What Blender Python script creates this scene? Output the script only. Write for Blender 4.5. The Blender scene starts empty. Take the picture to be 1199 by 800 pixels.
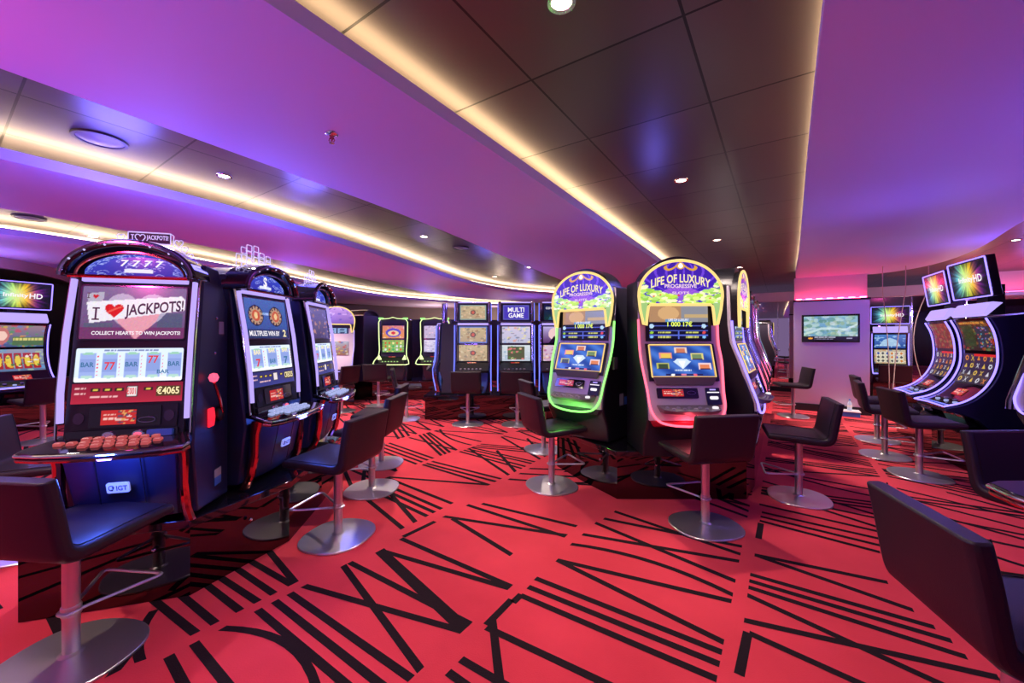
import bpy, bmesh, math, random
import numpy as np
from mathutils import Vector, Matrix
random.seed(7)
PI = math.pi
SC = bpy.context.scene
COL = SC.collection

# ---------------------------------------------------------------- camera
FPX = 466.0
HC = 1.5                     # lens height above the carpet
HZ = 395.0                   # horizon row of the 1199 x 800 frame
cd = bpy.data.cameras.new('camera'); cam = bpy.data.objects.new('camera', cd); COL.objects.link(cam)
cd.sensor_width = 36; cd.lens = FPX * 36 / 1199
cd.shift_y = (HZ - 400) / 1199
cd.clip_start = .05
cam.location = (0, 0, HC); cam.rotation_euler = (PI / 2, 0, 0)
SC.camera = cam
# ---------------------------------------------------------------- view and world
SC.view_settings.view_transform = 'Standard'
SC.view_settings.look = 'None'
SC.view_settings.gamma = 1
SC.view_settings.use_curve_mapping = False
SC.view_settings.exposure = 0.0
w = bpy.data.worlds.new('world'); SC.world = w; w.use_nodes = True
w.node_tree.nodes['Background'].inputs[0].default_value = (.55, .36, .72, 1)
w.node_tree.nodes['Background'].inputs[1].default_value = .42

def lamp(name, loc, color, power, radius=.12, kind='POINT', size=1.0, sy=None, rot=None, spot=None, blend=.6):
    l = bpy.data.lights.new(name, kind); l.color = color; l.energy = power
    if kind == 'AREA':
        l.size = size
        if sy: l.shape = 'RECTANGLE'; l.size_y = sy
    else:
        l.shadow_soft_size = radius
    if kind == 'SPOT': l.spot_size = spot; l.spot_blend = blend
    o = bpy.data.objects.new(name, l); COL.objects.link(o); o.location = loc
    if rot: o.rotation_euler = rot
    return o

# added coloured fill lights without fixtures, some hung free in the air (x, y, z, colour, power)
BLUE = (.16, .14, 1); VIO = (.34, .19, 1); MAG = (1, .08, .45); PINK = (1, .10, .28); WARM = (1, .78, .6)
FILL = [(-2.95, 3.0, 2.62, BLUE, 34), (-2.1, 4.1, 2.62, BLUE, 22), (-8.2, 5.0, 2.2, WARM, 14), (-3.0, 15.6, 1.9, WARM, 60), (-.5, 16.2, 1.9, WARM, 50), (-2.3, 1.2, 2.15, MAG, 12), (7.5, 4.6, 2.3, VIO, 22), (-2.5, 2.9, 2.2, BLUE, 30), (-2.4, 3.9, 2.2, BLUE, 26), (-6.0, 4.4, 2.2, BLUE, 26), (-4.6, .2, 1.9, MAG, 60), (-3.6, 6.6, 2.1, BLUE, 14), (-7.6, 5.6, 2.3, VIO, 22),
        (-.5, 7.8, 2.2, BLUE, 24), (-2.6, 11.5, 2.2, VIO, 30), (1.5, 4.2, 2.3, BLUE, 8), (6.2, 4.9, 2.2, BLUE, 18), (9.8, 7.4, 2.3, VIO, 30), (8.6, 7.6, 2.0, WARM, 26), (11.5, 5.5, 2.0, WARM, 20),
        (5.2, 1.6, 2.0, MAG, 22), (3.4, 1.6, 1.9, BLUE, 26), (3.6, 3.6, 1.9, BLUE, 14), (-1.4, .3, 1.7, VIO, 26), (2.6, -.8, 1.7, VIO, 24), (-5.6, 10, 2.1, VIO, 20), (.5, 12.2, 2.0, VIO, 20)]
for i, (x, y, z, c, p) in enumerate(FILL):
    lamp('fill_light', (x, y, z), c, p, .05 if z < 2.6 else .22)

# ---------------------------------------------------------------- plan helpers
D1 = Vector((.561, .828)); D2 = Vector((-.828, .561))
def ray(u, v, h):            # point of the plane h above (+) or below (-) the lens
    Y = h * FPX / (HZ - v)
    return Vector(((u - 600) / FPX * Y, Y))
def fl(u, v): return ray(u, v, -HC)
def yaw(nx, ny): return math.atan2(nx, -ny)

# ---------------------------------------------------------------- materials
def lin(c):
    return tuple(((x / 12.92) if x <= .04045 else ((x + .055) / 1.055) ** 2.4) for x in c)
def mat(name, col, rough=.5, metal=0., emis=None, es=0., spec=.5, coat=0., bump=None, sheen=0.):
    m = bpy.data.materials.new(name); m.use_nodes = True
    nt = m.node_tree; b = nt.nodes['Principled BSDF']
    b.inputs['Base Color'].default_value = (*col, 1)
    b.inputs['Roughness'].default_value = rough
    b.inputs['Metallic'].default_value = metal
    b.inputs['Specular IOR Level'].default_value = spec
    b.inputs['Coat Weight'].default_value = coat
    b.inputs['Coat Roughness'].default_value = .05
    b.inputs['Sheen Weight'].default_value = sheen
    if emis:
        b.inputs['Emission Color'].default_value = (*emis, 1)
        b.inputs['Emission Strength'].default_value = es
    if bump:
        sc, st, det = bump
        tc = nt.nodes.new('ShaderNodeTexCoord'); n = nt.nodes.new('ShaderNodeTexNoise')
        n.inputs['Scale'].default_value = sc; n.inputs['Detail'].default_value = det
        bp = nt.nodes.new('ShaderNodeBump'); bp.inputs['Strength'].default_value = st; bp.inputs['Distance'].default_value = .01
        nt.links.new(tc.outputs['Object'], n.inputs['Vector']); nt.links.new(n.outputs['Fac'], bp.inputs['Height'])
        nt.links.new(bp.outputs['Normal'], b.inputs['Normal'])
    return m
def glow(name, col, s):
    return mat(name, (.02, .02, .02), .4, emis=col, es=s)

M = {}
M['black'] = mat('black_plastic', (.012, .011, .015), .35)
M['gloss'] = mat('black_gloss', (.010, .008, .012), .06, coat=.5)
M['mirror_black'] = mat('black_mirror_laminate', (.085, .078, .08), .03, 1.0)
M['satin'] = mat('dark_satin_cabinet', (.035, .03, .05), .42)
M['navy'] = mat('blue_black_panel', (.010, .012, .045), .42)
M['chrome'] = mat('chrome', (.75, .74, .78), .12, 1)
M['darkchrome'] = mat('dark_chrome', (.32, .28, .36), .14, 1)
M['steel'] = mat('brushed_steel', (.66, .64, .64), .34, .9, bump=(90, .05, 2))
M['silver'] = mat('silver_mauve_plastic', (.62, .54, .58), .38, .15)
M['grey'] = mat('grey_plastic', (.16, .14, .15), .45)
M['leather'] = mat('dark_leather', (.020, .013, .018), .42, bump=(260, .12, 3), spec=.32)
M['soffit'] = mat('white_paint_lilac_light', (.60, .52, .86), .62)  # white soffit; purple of the room light put into its base colour
M['cream'] = mat('cove_paint', (.80, .74, .66), .6)
M['lipp'] = mat('soffit_lip_paint', (.52, .45, .52), .5)
M['beige'] = mat('beige_wall_paint', (.36, .28, .26), .6)
M['darkwall'] = mat('dark_wall_laminate', (.02, .014, .02), .25)
M['satinwall'] = mat('satin_metal_wall', (.84, .70, .80), .45, 1.0)
M['header'] = mat('pale_header_paint', (.62, .55, .6), .5)
M['mirror'] = mat('mirror_glass', (.74, .72, .78), .015, 1)
M['warmled'] = glow('warm_cove_led', (1, .68, .37), 15)
M['warmledL'] = glow('warm_cove_led_left', (1, .74, .46), 24)
M['pinkled'] = glow('pink_cove_led', (1, .05, .15), 26)
M['lampface'] = glow('downlight_face', (1, .82, .6), 14)
M['led'] = glow('violet_white_led', (.50, .38, 1), 1.1)
M['ledblue'] = glow('blue_led', (.16, .20, 1), 1.6)
M['ledhd'] = glow('violet_led_line', (.26, .19, 1), 2.4)
M['ledgreen'] = glow('green_led', (.25, 1, .16), 2.0)
M['ledred'] = glow('red_led', (1, .12, .20), 2.2)
M['ledlime'] = glow('lime_led', (.80, 1, .42), 1.5)
M['ledgold'] = glow('gold_led_rim', (1, .70, .22), 1.15)
M['redball'] = glow('red_glowing_ball', (1, .10, .20), 1.5)
M['redlamp'] = glow('red_lamp', (1, .015, .04), 1.2)
M['whiteball'] = glow('blue_white_ball', (.6, .75, 1), 1.6)
M['acry'] = glow('edge_lit_acrylic', (.62, .52, 1), 1.1)
M['btnred'] = glow('salmon_button', (.85, .13, .13), .55)
M['btnblue'] = glow('pale_blue_button', (.45, .52, .95), .8)
M['btnlime'] = glow('lime_button', (.55, .9, .3), .7)
M['btngrey'] = mat('grey_button', (.3, .28, .32), .3)
M['txwhite'] = glow('white_lettering', (1, .95, 1), 1.0)
M['txblack'] = mat('dark_lettering', (.03, .02, .04), .5, emis=(.05, .02, .04), es=1)
M['txred'] = glow('red_lettering', (.85, .05, .06), .9)
M['txyellow'] = glow('yellow_lettering', (.85, 1, .12), 1.1)
M['txgold'] = glow('gold_lettering', (1, .85, .45), 1.05)
M['txcyan'] = glow('cyan_lettering', (.05, .25, .5), .7)
M['txpink'] = glow('pink_white_lettering', (1, .72, .85), 1.0)
M['badge'] = mat('pale_blue_badge', (.45, .52, .85), .3, emis=(.42, .5, .95), es=.45)
M['txbadge'] = mat('badge_lettering', (.02, .03, .12), .4)
M['redchrome'] = mat('red_tinted_chrome', (.6, .14, .14), .12, 1)
M['stickgrey'] = mat('grey_sticker', (.35, .35, .38), .5)
M['stickblue'] = mat('blue_sticker', (.05, .16, .55), .5)
M['white'] = mat('white_card', (.75, .73, .75), .5)
M['bluebox'] = mat('blue_card', (.04, .14, .5), .4)
M['plastic_clear'] = mat('clear_plastic', (.55, .7, .9), .1, spec=.8)
M['cord'] = mat('pale_cord', (.62, .52, .42), .6)
M['redtray'] = mat('red_plastic', (.45, .02, .04), .25)
M['olive'] = mat('olive_screen_pillar', (.2, .19, .14), .3)

def screen_mat(name, s):
    m = bpy.data.materials.new(name); m.use_nodes = True; nt = m.node_tree
    b = nt.nodes['Principled BSDF']; a = nt.nodes.new('ShaderNodeAttribute'); a.attribute_name = 'Art'
    b.inputs['Base Color'].default_value = (.01, .01, .01, 1); b.inputs['Roughness'].default_value = .22
    nt.links.new(a.outputs['Color'], b.inputs['Emission Color']); b.inputs['Emission Strength'].default_value = s
    return m
M['screen'] = screen_mat('game_screen', 1.0)
M['screenhi'] = screen_mat('bright_game_screen', 1.15)

def panel_mat(name, off):
    """dark metal ceiling tiles of 0.785 m with open joints, laid on the room's slanted grid"""
    m = bpy.data.materials.new(name); m.use_nodes = True; nt = m.node_tree; N = nt.nodes.new; L = nt.links.new
    b = nt.nodes['Principled BSDF']
    tc = N('ShaderNodeTexCoord'); sp = N('ShaderNodeSeparateXYZ'); L(tc.outputs['Object'], sp.inputs[0])
    def mth(op, a, c=None):
        n = N('ShaderNodeMath'); n.operation = op
        for i, v in enumerate((a, c)):
            if v is None: continue
            if isinstance(v, (int, float)): n.inputs[i].default_value = v
            else: L(v, n.inputs[i])
        return n.outputs[0]
    T = .785; O = Vector((1.198, 2.406))
    ds = []
    for (d, o) in ((D1, 0.), (D2, off)):
        k = -(O.x * d.x + O.y * d.y) - o * T + 40 * T
        a = mth('ADD', mth('ADD', mth('MULTIPLY', sp.outputs[0], d.x), mth('MULTIPLY', sp.outputs[1], d.y)), k)
        f = mth('FRACT', mth('DIVIDE', a, T))
        e = mth('MINIMUM', f, mth('SUBTRACT', 1.0, f))
        ds.append((e, mth('FLOOR', mth('DIVIDE', a, T))))
    e = mth('MINIMUM', ds[0][0], ds[1][0])
    joint = mth('LESS_THAN', e, .0085)
    cell = N('ShaderNodeCombineXYZ'); L(ds[0][1], cell.inputs[0]); L(ds[1][1], cell.inputs[1])
    wn = N('ShaderNodeTexWhiteNoise'); L(cell.outputs[0], wn.inputs['Vector'])
    vr = N('ShaderNodeMapRange'); L(wn.outputs['Value'], vr.inputs['Value']); vr.inputs['To Min'].default_value = .85; vr.inputs['To Max'].default_value = 1.12
    mix = N('ShaderNodeMix'); mix.data_type = 'RGBA'
    L(joint, mix.inputs['Factor']); 
    base = N('ShaderNodeMix'); base.data_type = 'RGBA'; base.blend_type = 'MULTIPLY'; base.inputs['Factor'].default_value = 1
    base.inputs[6].default_value = (.105, .090, .085, 1); L(vr.outputs[0], base.inputs[7])
    L(base.outputs[2], mix.inputs[6]); mix.inputs[7].default_value = (.006, .005, .006, 1)
    L(mix.outputs[2], b.inputs['Base Color'])
    b.inputs['Roughness'].default_value = .38; b.inputs['Metallic'].default_value = .55
    bp = N('ShaderNodeBump'); bp.invert = True; bp.inputs['Strength'].default_value = .6; bp.inputs['Distance'].default_value = .01
    L(joint, bp.inputs['Height']); L(bp.outputs['Normal'], b.inputs['Normal'])
    return m
M['panelA'] = panel_mat('dark_ceiling_tiles', 0.)
M['panelB'] = panel_mat('dark_ceiling_tiles_left', .25)

def carpet_mat():
    m = bpy.data.materials.new('red_carpet'); m.use_nodes = True; nt = m.node_tree; N = nt.nodes.new; L = nt.links.new
    b = nt.nodes['Principled BSDF']; b.inputs['Roughness'].default_value = .95; b.inputs['Specular IOR Level'].default_value = .15
    b.inputs['Sheen Weight'].default_value = .25; b.inputs['Sheen Tint'].default_value = (1, .5, .5, 1)
    tc = N('ShaderNodeTexCoord')
    n1 = N('ShaderNodeTexNoise'); n1.inputs['Scale'].default_value = 1.4; n1.inputs['Detail'].default_value = 5
    n2 = N('ShaderNodeTexNoise'); n2.inputs['Scale'].default_value = 160; n2.inputs['Detail'].default_value = 2
    L(tc.outputs['Object'], n1.inputs['Vector']); L(tc.outputs['Object'], n2.inputs['Vector'])
    cr = N('ShaderNodeValToRGB'); cr.color_ramp.elements[0].position = .3; cr.color_ramp.elements[1].position = .72
    cr.color_ramp.elements[0].color = (.56, .030, .048, 1); cr.color_ramp.elements[1].color = (.74, .050, .072, 1)
    L(n1.outputs['Fac'], cr.inputs[0])
    L(cr.outputs[0], b.inputs['Base Color'])
    bp = N('ShaderNodeBump'); bp.inputs['Strength'].default_value = .35; bp.inputs['Distance'].default_value = .004
    L(n2.outputs['Fac'], bp.inputs['Height']); L(bp.outputs['Normal'], b.inputs['Normal'])
    return m
M['carpet'] = carpet_mat()
M['stripe'] = mat('black_carpet_pile', (.018, .010, .012), .95, spec=.1, bump=(170, .4, 2))

# ---------------------------------------------------------------- mesh builder
class MB:
    def __init__(s): s.bm = bmesh.new(); s.mi = 0; s.F = None
    def v(s, p):
        p = s.F(p) if s.F else p
        return s.bm.verts.new(p)
    def face(s, vs):
        try:
            f = s.bm.faces.new(vs); f.material_index = s.mi; return f
        except ValueError: return None
    def box(s, x0, x1, y0, y1, z0, z1):
        V = [s.v((x, y, z)) for x in (x0, x1) for y in (y0, y1) for z in (z0, z1)]
        for q in ((0, 1, 3, 2), (4, 6, 7, 5), (0, 4, 5, 1), (2, 3, 7, 6), (0, 2, 6, 4), (1, 5, 7, 3)):
            s.face([V[i] for i in q])
        return s
    def loft(s, rings, cap=True, closed=True):
        R = [[s.v(p) for p in r] for r in rings]; n = len(R[0])
        for a, b in zip(R, R[1:]):
            for i in range(n if closed else n - 1):
                j = (i + 1) % n; s.face([a[i], a[j], b[j], b[i]])
        if cap: s.face(R[0][::-1]); s.face(R[-1])
        return s
    def prism(s, pts, axis, a, b):
        def mk(p, t):
            return {'x': (t, p[0], p[1]), 'y': (p[0], t, p[1]), 'z': (p[0], p[1], t)}[axis]
        return s.loft([[mk(p, a) for p in pts], [mk(p, b) for p in pts]])
    def ringprism(s, outer, inner, axis, a, b, closed=True):
        def mk(p, t):
            return {'x': (t, p[0], p[1]), 'y': (p[0], t, p[1]), 'z': (p[0], p[1], t)}[axis]
        O = [[s.v(mk(p, t)) for p in outer] for t in (a, b)]; I = [[s.v(mk(p, t)) for p in inner] for t in (a, b)]
        n = len(outer)
        for i in range(n if closed else n - 1):
            j = (i + 1) % n
            s.face([O[0][i], O[0][j], I[0][j], I[0][i]]); s.face([O[1][i], I[1][i], I[1][j], O[1][j]])
            s.face([O[0][i], O[1][i], O[1][j], O[0][j]]); s.face([I[0][i], I[0][j], I[1][j], I[1][i]])
        if not closed:
            s.face([O[0][0], I[0][0], I[1][0], O[1][0]]); s.face([O[0][-1], O[1][-1], I[1][-1], I[0][-1]])
        return s
    def tube(s, pts, r, n=8, closed=False, flat=1.0):
        P = [Vector(p) for p in pts]; m = len(P); rings = []
        up = None
        for i in range(m):
            if closed: t = P[(i + 1) % m] - P[i - 1]
            else: t = P[min(i + 1, m - 1)] - P[max(i - 1, 0)]
            t.normalize()
            if up is None:
                up = Vector((0, 0, 1)) if abs(t.z) < .9 else Vector((0, 1, 0))
            a = t.cross(up)
            if a.length < 1e-4: a = t.cross(Vector((1, 0, 0)))
            a.normalize(); b = a.cross(t).normalized(); up = b
            rings.append([tuple(P[i] + a * (r * math.cos(2 * PI * k / n)) + b * (r * flat * math.sin(2 * PI * k / n))) for k in range(n)])
        if closed: rings.append(rings[0]); s.loft(rings, cap=False)
        else: s.loft(rings)
        return s
    def lathe(s, prof, c=(0, 0, 0), n=24, sx=1., sy=1.):
        rings = [[(c[0] + r * sx * math.cos(2 * PI * k / n), c[1] + r * sy * math.sin(2 * PI * k / n), c[2] + z) for k in range(n)] for r, z in prof]
        return s.loft(rings)
    def ball(s, c, r, n=14):
        pr = [(r * math.sin(PI * i / 9) + 1e-4, -r * math.cos(PI * i / 9)) for i in range(10)]
        return s.lathe(pr, c, n)
    def build(s, name, mats, parent=None, smooth=False, bevel=0., seg=2, doubles=True):
        if doubles: bmesh.ops.remove_doubles(s.bm, verts=s.bm.verts, dist=1e-5)
        bmesh.ops.recalc_face_normals(s.bm, faces=s.bm.faces)
        me = bpy.data.meshes.new(name); s.bm.to_mesh(me); s.bm.free()
        for m in (mats if isinstance(mats, (list, tuple)) else [mats]): me.materials.append(M[m])
        o = bpy.data.objects.new(name, me); COL.objects.link(o); o.parent = parent
        if smooth or bevel:
            for p in me.polygons: p.use_smooth = True
            try: me.set_sharp_from_angle(angle=math.radians(32))
            except Exception: pass
        if bevel:
            b = o.modifiers.new('bevel', 'BEVEL'); b.width = bevel; b.segments = seg; b.limit_method = 'ANGLE'; b.angle_limit = math.radians(40)
            b.harden_normals = False
        return o
def tag(o, label=None, cat=None, group=None, kind=None):
    if label: o['label'] = label
    if cat: o['category'] = cat
    if group: o['group'] = group
    if kind: o['kind'] = kind
    return o
def empty(name, loc, rz=0., label=None, cat=None, group=None):
    o = bpy.data.objects.new(name, None); COL.objects.link(o); o.empty_display_size = .2
    o.location = loc; o.rotation_euler = (0, 0, rz)
    return tag(o, label, cat, group)
def kids(o): return [c for c in bpy.data.objects if c.parent == o]
def copy_tree(o, parent=None):
    c = o.copy(); COL.objects.link(c); c.parent = parent
    for ch in kids(o): copy_tree(ch, c)
    return c
def frame(O, t, x=0.):      # panel leaning back by angle t: (a, b, n) -> local point
    O = Vector(O); U = Vector((0, math.sin(t), math.cos(t))); Nn = Vector((0, -math.cos(t), math.sin(t)))
    return lambda p: tuple(O + Vector((p[0], 0, 0)) + U * p[1] + Nn * p[2])
def crom(pts, k=8):
    P = [Vector(p) for p in pts]; P = [P[0] * 2 - P[1]] + P + [P[-1] * 2 - P[-2]]; out = []
    for i in range(1, len(P) - 2):
        for j in range(k):
            t = j / k; a, b, c, d = P[i - 1:i + 3]
            out.append(.5 * ((2 * b) + (c - a) * t + (2 * a - 5 * b + 4 * c - d) * t * t + (3 * b - a - 3 * c + d) * t ** 3))
    out.append(P[-2]); return out
def rrect(x0, x1, y0, y1, r, n=5):
    out = []
    for cx, cy, a0 in ((x1 - r, y1 - r, 0), (x0 + r, y1 - r, 90), (x0 + r, y0 + r, 180), (x1 - r, y0 + r, 270)):
        for i in range(n + 1):
            a = math.radians(a0 + 90 * i / n); out.append((cx + r * math.cos(a), cy + r * math.sin(a)))
    return out
def inset(poly, d):
    n = len(poly); out = []; ar = sum(poly[i][0] * poly[(i + 1) % n][1] - poly[(i + 1) % n][0] * poly[i][1] for i in range(n))
    sg = 1 if ar > 0 else -1
    for i in range(n):
        p0, p, p1 = Vector(poly[i - 1]), Vector(poly[i]), Vector(poly[(i + 1) % n])
        e0 = (p - p0).normalized(); e1 = (p1 - p).normalized()
        n0 = Vector((-e0.y, e0.x)) * sg; n1 = Vector((-e1.y, e1.x)) * sg
        k = n0 + n1
        if k.length < 1e-3: k = n0
        k.normalize(); c = max(k.dot(n0), .45)
        q = p + k * (d / c); out.append((q.x, q.y))
    return out

# ---------------------------------------------------------------- lettering
def text(name, s, m, parent, F, cx, cy, wd, ht, n=.003, ext=.0015, bend=None, shear=0.):
    """flat letters fitted to wd x ht round (cx, cy) of the panel frame F"""
    cu = bpy.data.curves.new(name, 'FONT'); cu.body = s; cu.size = 1; cu.extrude = 0
    cu.resolution_u = 3; cu.offset = .022
    t = bpy.data.objects.new('tmp', cu); COL.objects.link(t)
    bpy.context.view_layer.update()
    me = bpy.data.meshes.new_from_object(t.evaluated_get(bpy.context.evaluated_depsgraph_get()))
    bpy.data.objects.remove(t); bpy.data.curves.remove(cu)
    co = np.array([v.co[:] for v in me.vertices])
    x0, y0 = co[:, 0].min(), co[:, 1].min(); x1, y1 = co[:, 0].max(), co[:, 1].max()
    me.name = name; me.materials.clear(); me.materials.append(M[m])
    for v in me.vertices:
        a = (v.co.x - x0) / (x1 - x0) - .5; b = (v.co.y - y0) / (y1 - y0) - .5
        X = cx + a * wd + shear * b * ht; Y = cy + b * ht
        if bend: X, Y = bend(a, b)
        v.co = Vector(F((X, Y, n)))
    o = bpy.data.objects.new(name, me); COL.objects.link(o); o.parent = parent
    return o

# ---------------------------------------------------------------- screen pictures
class Art:
    def __init__(s, W, H, c=(.1, .1, .1)):
        s.W, s.H = W, H; s.a = np.zeros((H, W, 3)); s.a[:] = c
        s.x, s.y = np.meshgrid(np.linspace(0, 1, W), np.linspace(0, 1, H))
    def put(s, m, c, al=1.):
        m = m.astype(float)[..., None] * al; s.a = s.a * (1 - m) + np.array(c) * m; return s
    def rect(s, x0, y0, x1, y1, c, al=1.): return s.put((s.x >= x0) & (s.x <= x1) & (s.y >= y0) & (s.y <= y1), c, al)
    def ell(s, cx, cy, rx, ry, c, al=1.): return s.put(((s.x - cx) / rx) ** 2 + ((s.y - cy) / ry) ** 2 <= 1, c, al)
    def poly(s, P, c, al=1.):
        m = np.zeros_like(s.x, bool); n = len(P)
        for i in range(n):
            (x0, y0), (x1, y1) = P[i], P[(i + 1) % n]
            if y0 == y1: continue
            t = (y0 > s.y) != (y1 > s.y); m ^= t & (s.x < (x1 - x0) * (s.y - y0) / (y1 - y0) + x0)
        return s.put(m, c, al)
    def grad(s, c0, c1, d='y'):
        t = (s.y if d == 'y' else s.x)[..., None]; s.a = np.array(c0) * (1 - t) + np.array(c1) * t; return s
    def speck(s, n, x0, y0, x1, y1, cols, r=(.01, .03), seed=1, al=.9):
        R = random.Random(seed)
        for _ in range(n):
            s.ell(R.uniform(x0, x1), R.uniform(y0, y1), R.uniform(*r), R.uniform(*r), R.choice(cols), al)
        return s
    def dashes(s, x0, x1, y, h, c, n=8, seed=1, al=.9):
        R = random.Random(seed); X = x0
        while X < x1:
            w_ = R.uniform(.4, 1.2) * (x1 - x0) / n; s.rect(X, y, min(X + w_ * .8, x1), y + h, c, al); X += w_
        return s
    def noise(s, amp, seed=1):
        r = np.random.RandomState(seed); s.a = np.clip(s.a + r.normal(0, amp, s.a.shape), 0, 1); return s
def heart(cx, cy, rx, ry, n=40):
    out = []
    for i in range(n):
        t = 2 * PI * i / n; out.append((cx + rx * math.sin(t) ** 3, cy + ry * (13 * math.cos(t) - 5 * math.cos(2 * t) - 2 * math.cos(3 * t) - math.cos(4 * t)) / 16))
    return out
def picture(name, art, P, parent, m='screen'):
    """screen mesh: P(u, v) gives the local point, art its glowing picture"""
    W, H = art.W, art.H; me = bpy.data.meshes.new(name)
    vs = [P(i / (W - 1), j / (H - 1)) for j in range(H) for i in range(W)]
    fs = [(j * W + i, j * W + i + 1, (j + 1) * W + i + 1, (j + 1) * W + i) for j in range(H - 1) for i in range(W - 1)]
    me.from_pydata(vs, [], fs)
    at = me.attributes.new('Art', 'FLOAT_COLOR', 'POINT')
    c = np.ones((H * W, 4), np.float32); a = np.clip(art.a.reshape(-1, 3), 0, 1)
    c[:, :3] = np.where(a <= .04045, a / 12.92, ((a + .055) / 1.055) ** 2.4)
    at.data.foreach_set('color', c.ravel())
    me.materials.append(M[m]); o = bpy.data.objects.new(name, me); COL.objects.link(o); o.parent = parent
    return o
def flat(F, x0, x1, b0, b1, n=.004):
    return lambda u, v: F((x0 + (x1 - x0) * u, b0 + (b1 - b0) * v, n))

# pictures, each a plain invention in the colours the cabinets show
def art_heart():
    a = Art(110, 62).grad((.42, .30, .48), (.50, .42, .60))
    a.rect(.03, .1, .3, .3, (.3, .38, .45), .6).rect(.72, .1, .97, .5, (.25, .36, .45), .6)
    a.rect(.0, .0, 1, .22, (.48, .20, .40), .8)
    a.poly(heart(.52, .50, .30, .50), (.82, .78, .88), .75).poly(heart(.52, .40, .22, .44), (.95, .62, .68), .85)
    a.poly([(.04, .86), (.2, .9), (.19, .72), (.05, .70)], (.72, .7, .78))
    a.poly([(.04, .70), (.95, .84), (.985, .78), (.985, .56), (.08, .30)], (.95, .93, .97))
    a.poly(heart(.30, .55, .088, .155), (.86, .12, .10)).poly([(.24, .53), (.37, .64), (.37, .60), (.24, .49)], (.98, .5, .4), .6)
    return a.poly(heart(.12, .81, .028, .05), (.8, .1, .12)).noise(.02, 3)
def art_reels(n=5, tint=(.72, .82, 1.)):
    a = Art(120, 40, (.86, .92, 1)); R = random.Random(n)
    a.rect(0, 0, 1, .14, (.95, .97, 1)).dashes(.25, .75, .90, .05, (.45, .5, .7), 14)
    for i in range(n):
        c = (i + .5) / n + .01; h = .34 / n
        a.rect(c - h, .12, c + h, .86, (.60, .68, .90)); a.rect(c - h, .3, c + h, .68, (.52, .60, .84), .8)
        for k in range(6): a.rect(c + h * 1.22, .18 + k * .11, c + h * 1.36, .22 + k * .11, (.9, .3, .35))
        a.ell(c, .15, h * .8, .05, (.7, .85, .8)); a.ell(c, .84, h * .8, .04, (.6, .8, .7))
    return a
def art_redinfo(c0=(.74, .16, .24), c1=(.55, .10, .2)):
    a = Art(96, 24).grad(c0, c1)
    for x in (.16, .265, .37, .64): a.rect(x, .58, x + .085, .76, (.22, .12, .1)).rect(x + .02, .62, x + .065, .72, (.9, .8, .3))
    a.rect(.475, .28, .58, .86, (.25, .2, .2)).rect(.485, .34, .57, .8, (.95, .9, .9))
    a.rect(.755, .3, .985, .8, (.3, .25, .1), .9).dashes(.03, .12, .7, .1, (1, .8, .8), 3).dashes(.03, .12, .45, .1, (1, .8, .8), 3).dashes(.16, .4, .3, .07, (1, .8, .8), 8)
    return a
def art_medals():
    a = Art(80, 50).grad((.20, .32, .62), (.30, .42, .72))
    for c in (.25, .72):
        a.ell(c, .58, .17, .26, (.12, .1, .2)).ell(c, .58, .15, .23, (.75, .6, .5))
        for k in range(12): a.ell(c + .13 * math.cos(k * PI / 6), .58 + .2 * math.sin(k * PI / 6), .016, .026, (.15, .1, .2))
        a.ell(c, .58, .09, .14, (.8, .35, .25)).ell(c, .58, .04, .09, (.95, .8, .6))
    return a.dashes(.4, .56, .6, .06, (.7, .8, 1), 4).rect(0, 0, 1, .24, (.16, .22, .42)).noise(.03, 2)
def art_blobs(bg0, bg1, cols, seed, n=60, W=64, H=40, grid=None):
    a = Art(W, H).grad(bg0, bg1)
    a.speck(n, 0, 0, 1, 1, cols, (.02, .07), seed, .7)
    if grid:
        gx, gy, c, cc = grid; R = random.Random(seed + 5)
        for i in range(gx):
            for j in range(gy):
                x = .06 + .88 * (i + .5) / gx; y = .08 + .8 * (j + .5) / gy
                a.rect(x - .38 / gx, y - .36 / gy, x + .38 / gx, y + .36 / gy, c); a.ell(x, y, .26 / gx, .27 / gy, R.choice(cc))
    return a
def art_hd():
    a = Art(90, 52); cx, cy = .46, .5
    ang = np.arctan2(a.y - cy, (a.x - cx) * 1.5); r = np.sqrt(((a.x - cx) * 1.5) ** 2 + (a.y - cy) ** 2)
    hx = a.x * 4.2 - .2; col = np.stack([np.interp(a.x, [0, .2, .4, .6, .8, 1], [.1, .45, .75, 1, .75, .3]), np.interp(a.x, [0, .2, .4, .6, .8, 1], [.3, .85, .95, .75, .2, .1]), np.interp(a.x, [0, .2, .4, .6, .8, 1], [.5, .9, .4, .1, .75, .6])], -1)
    rag = .62 + .06 * np.sin(ang * 7) + .05 * np.sin(ang * 17 + 1) + .05 * np.sin(ang * 31)
    k = np.clip((rag - r * .75) * 2.4, 0, 1)[..., None]
    a.a = np.array((.05, .07, .12)) * (1 - k) + col * k
    k2 = np.clip(1 - r * 2.2, 0, 1)[..., None]; a.a = a.a * (1 - .5 * k2) + .5 * k2
    return a.noise(.03, 4)
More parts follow.
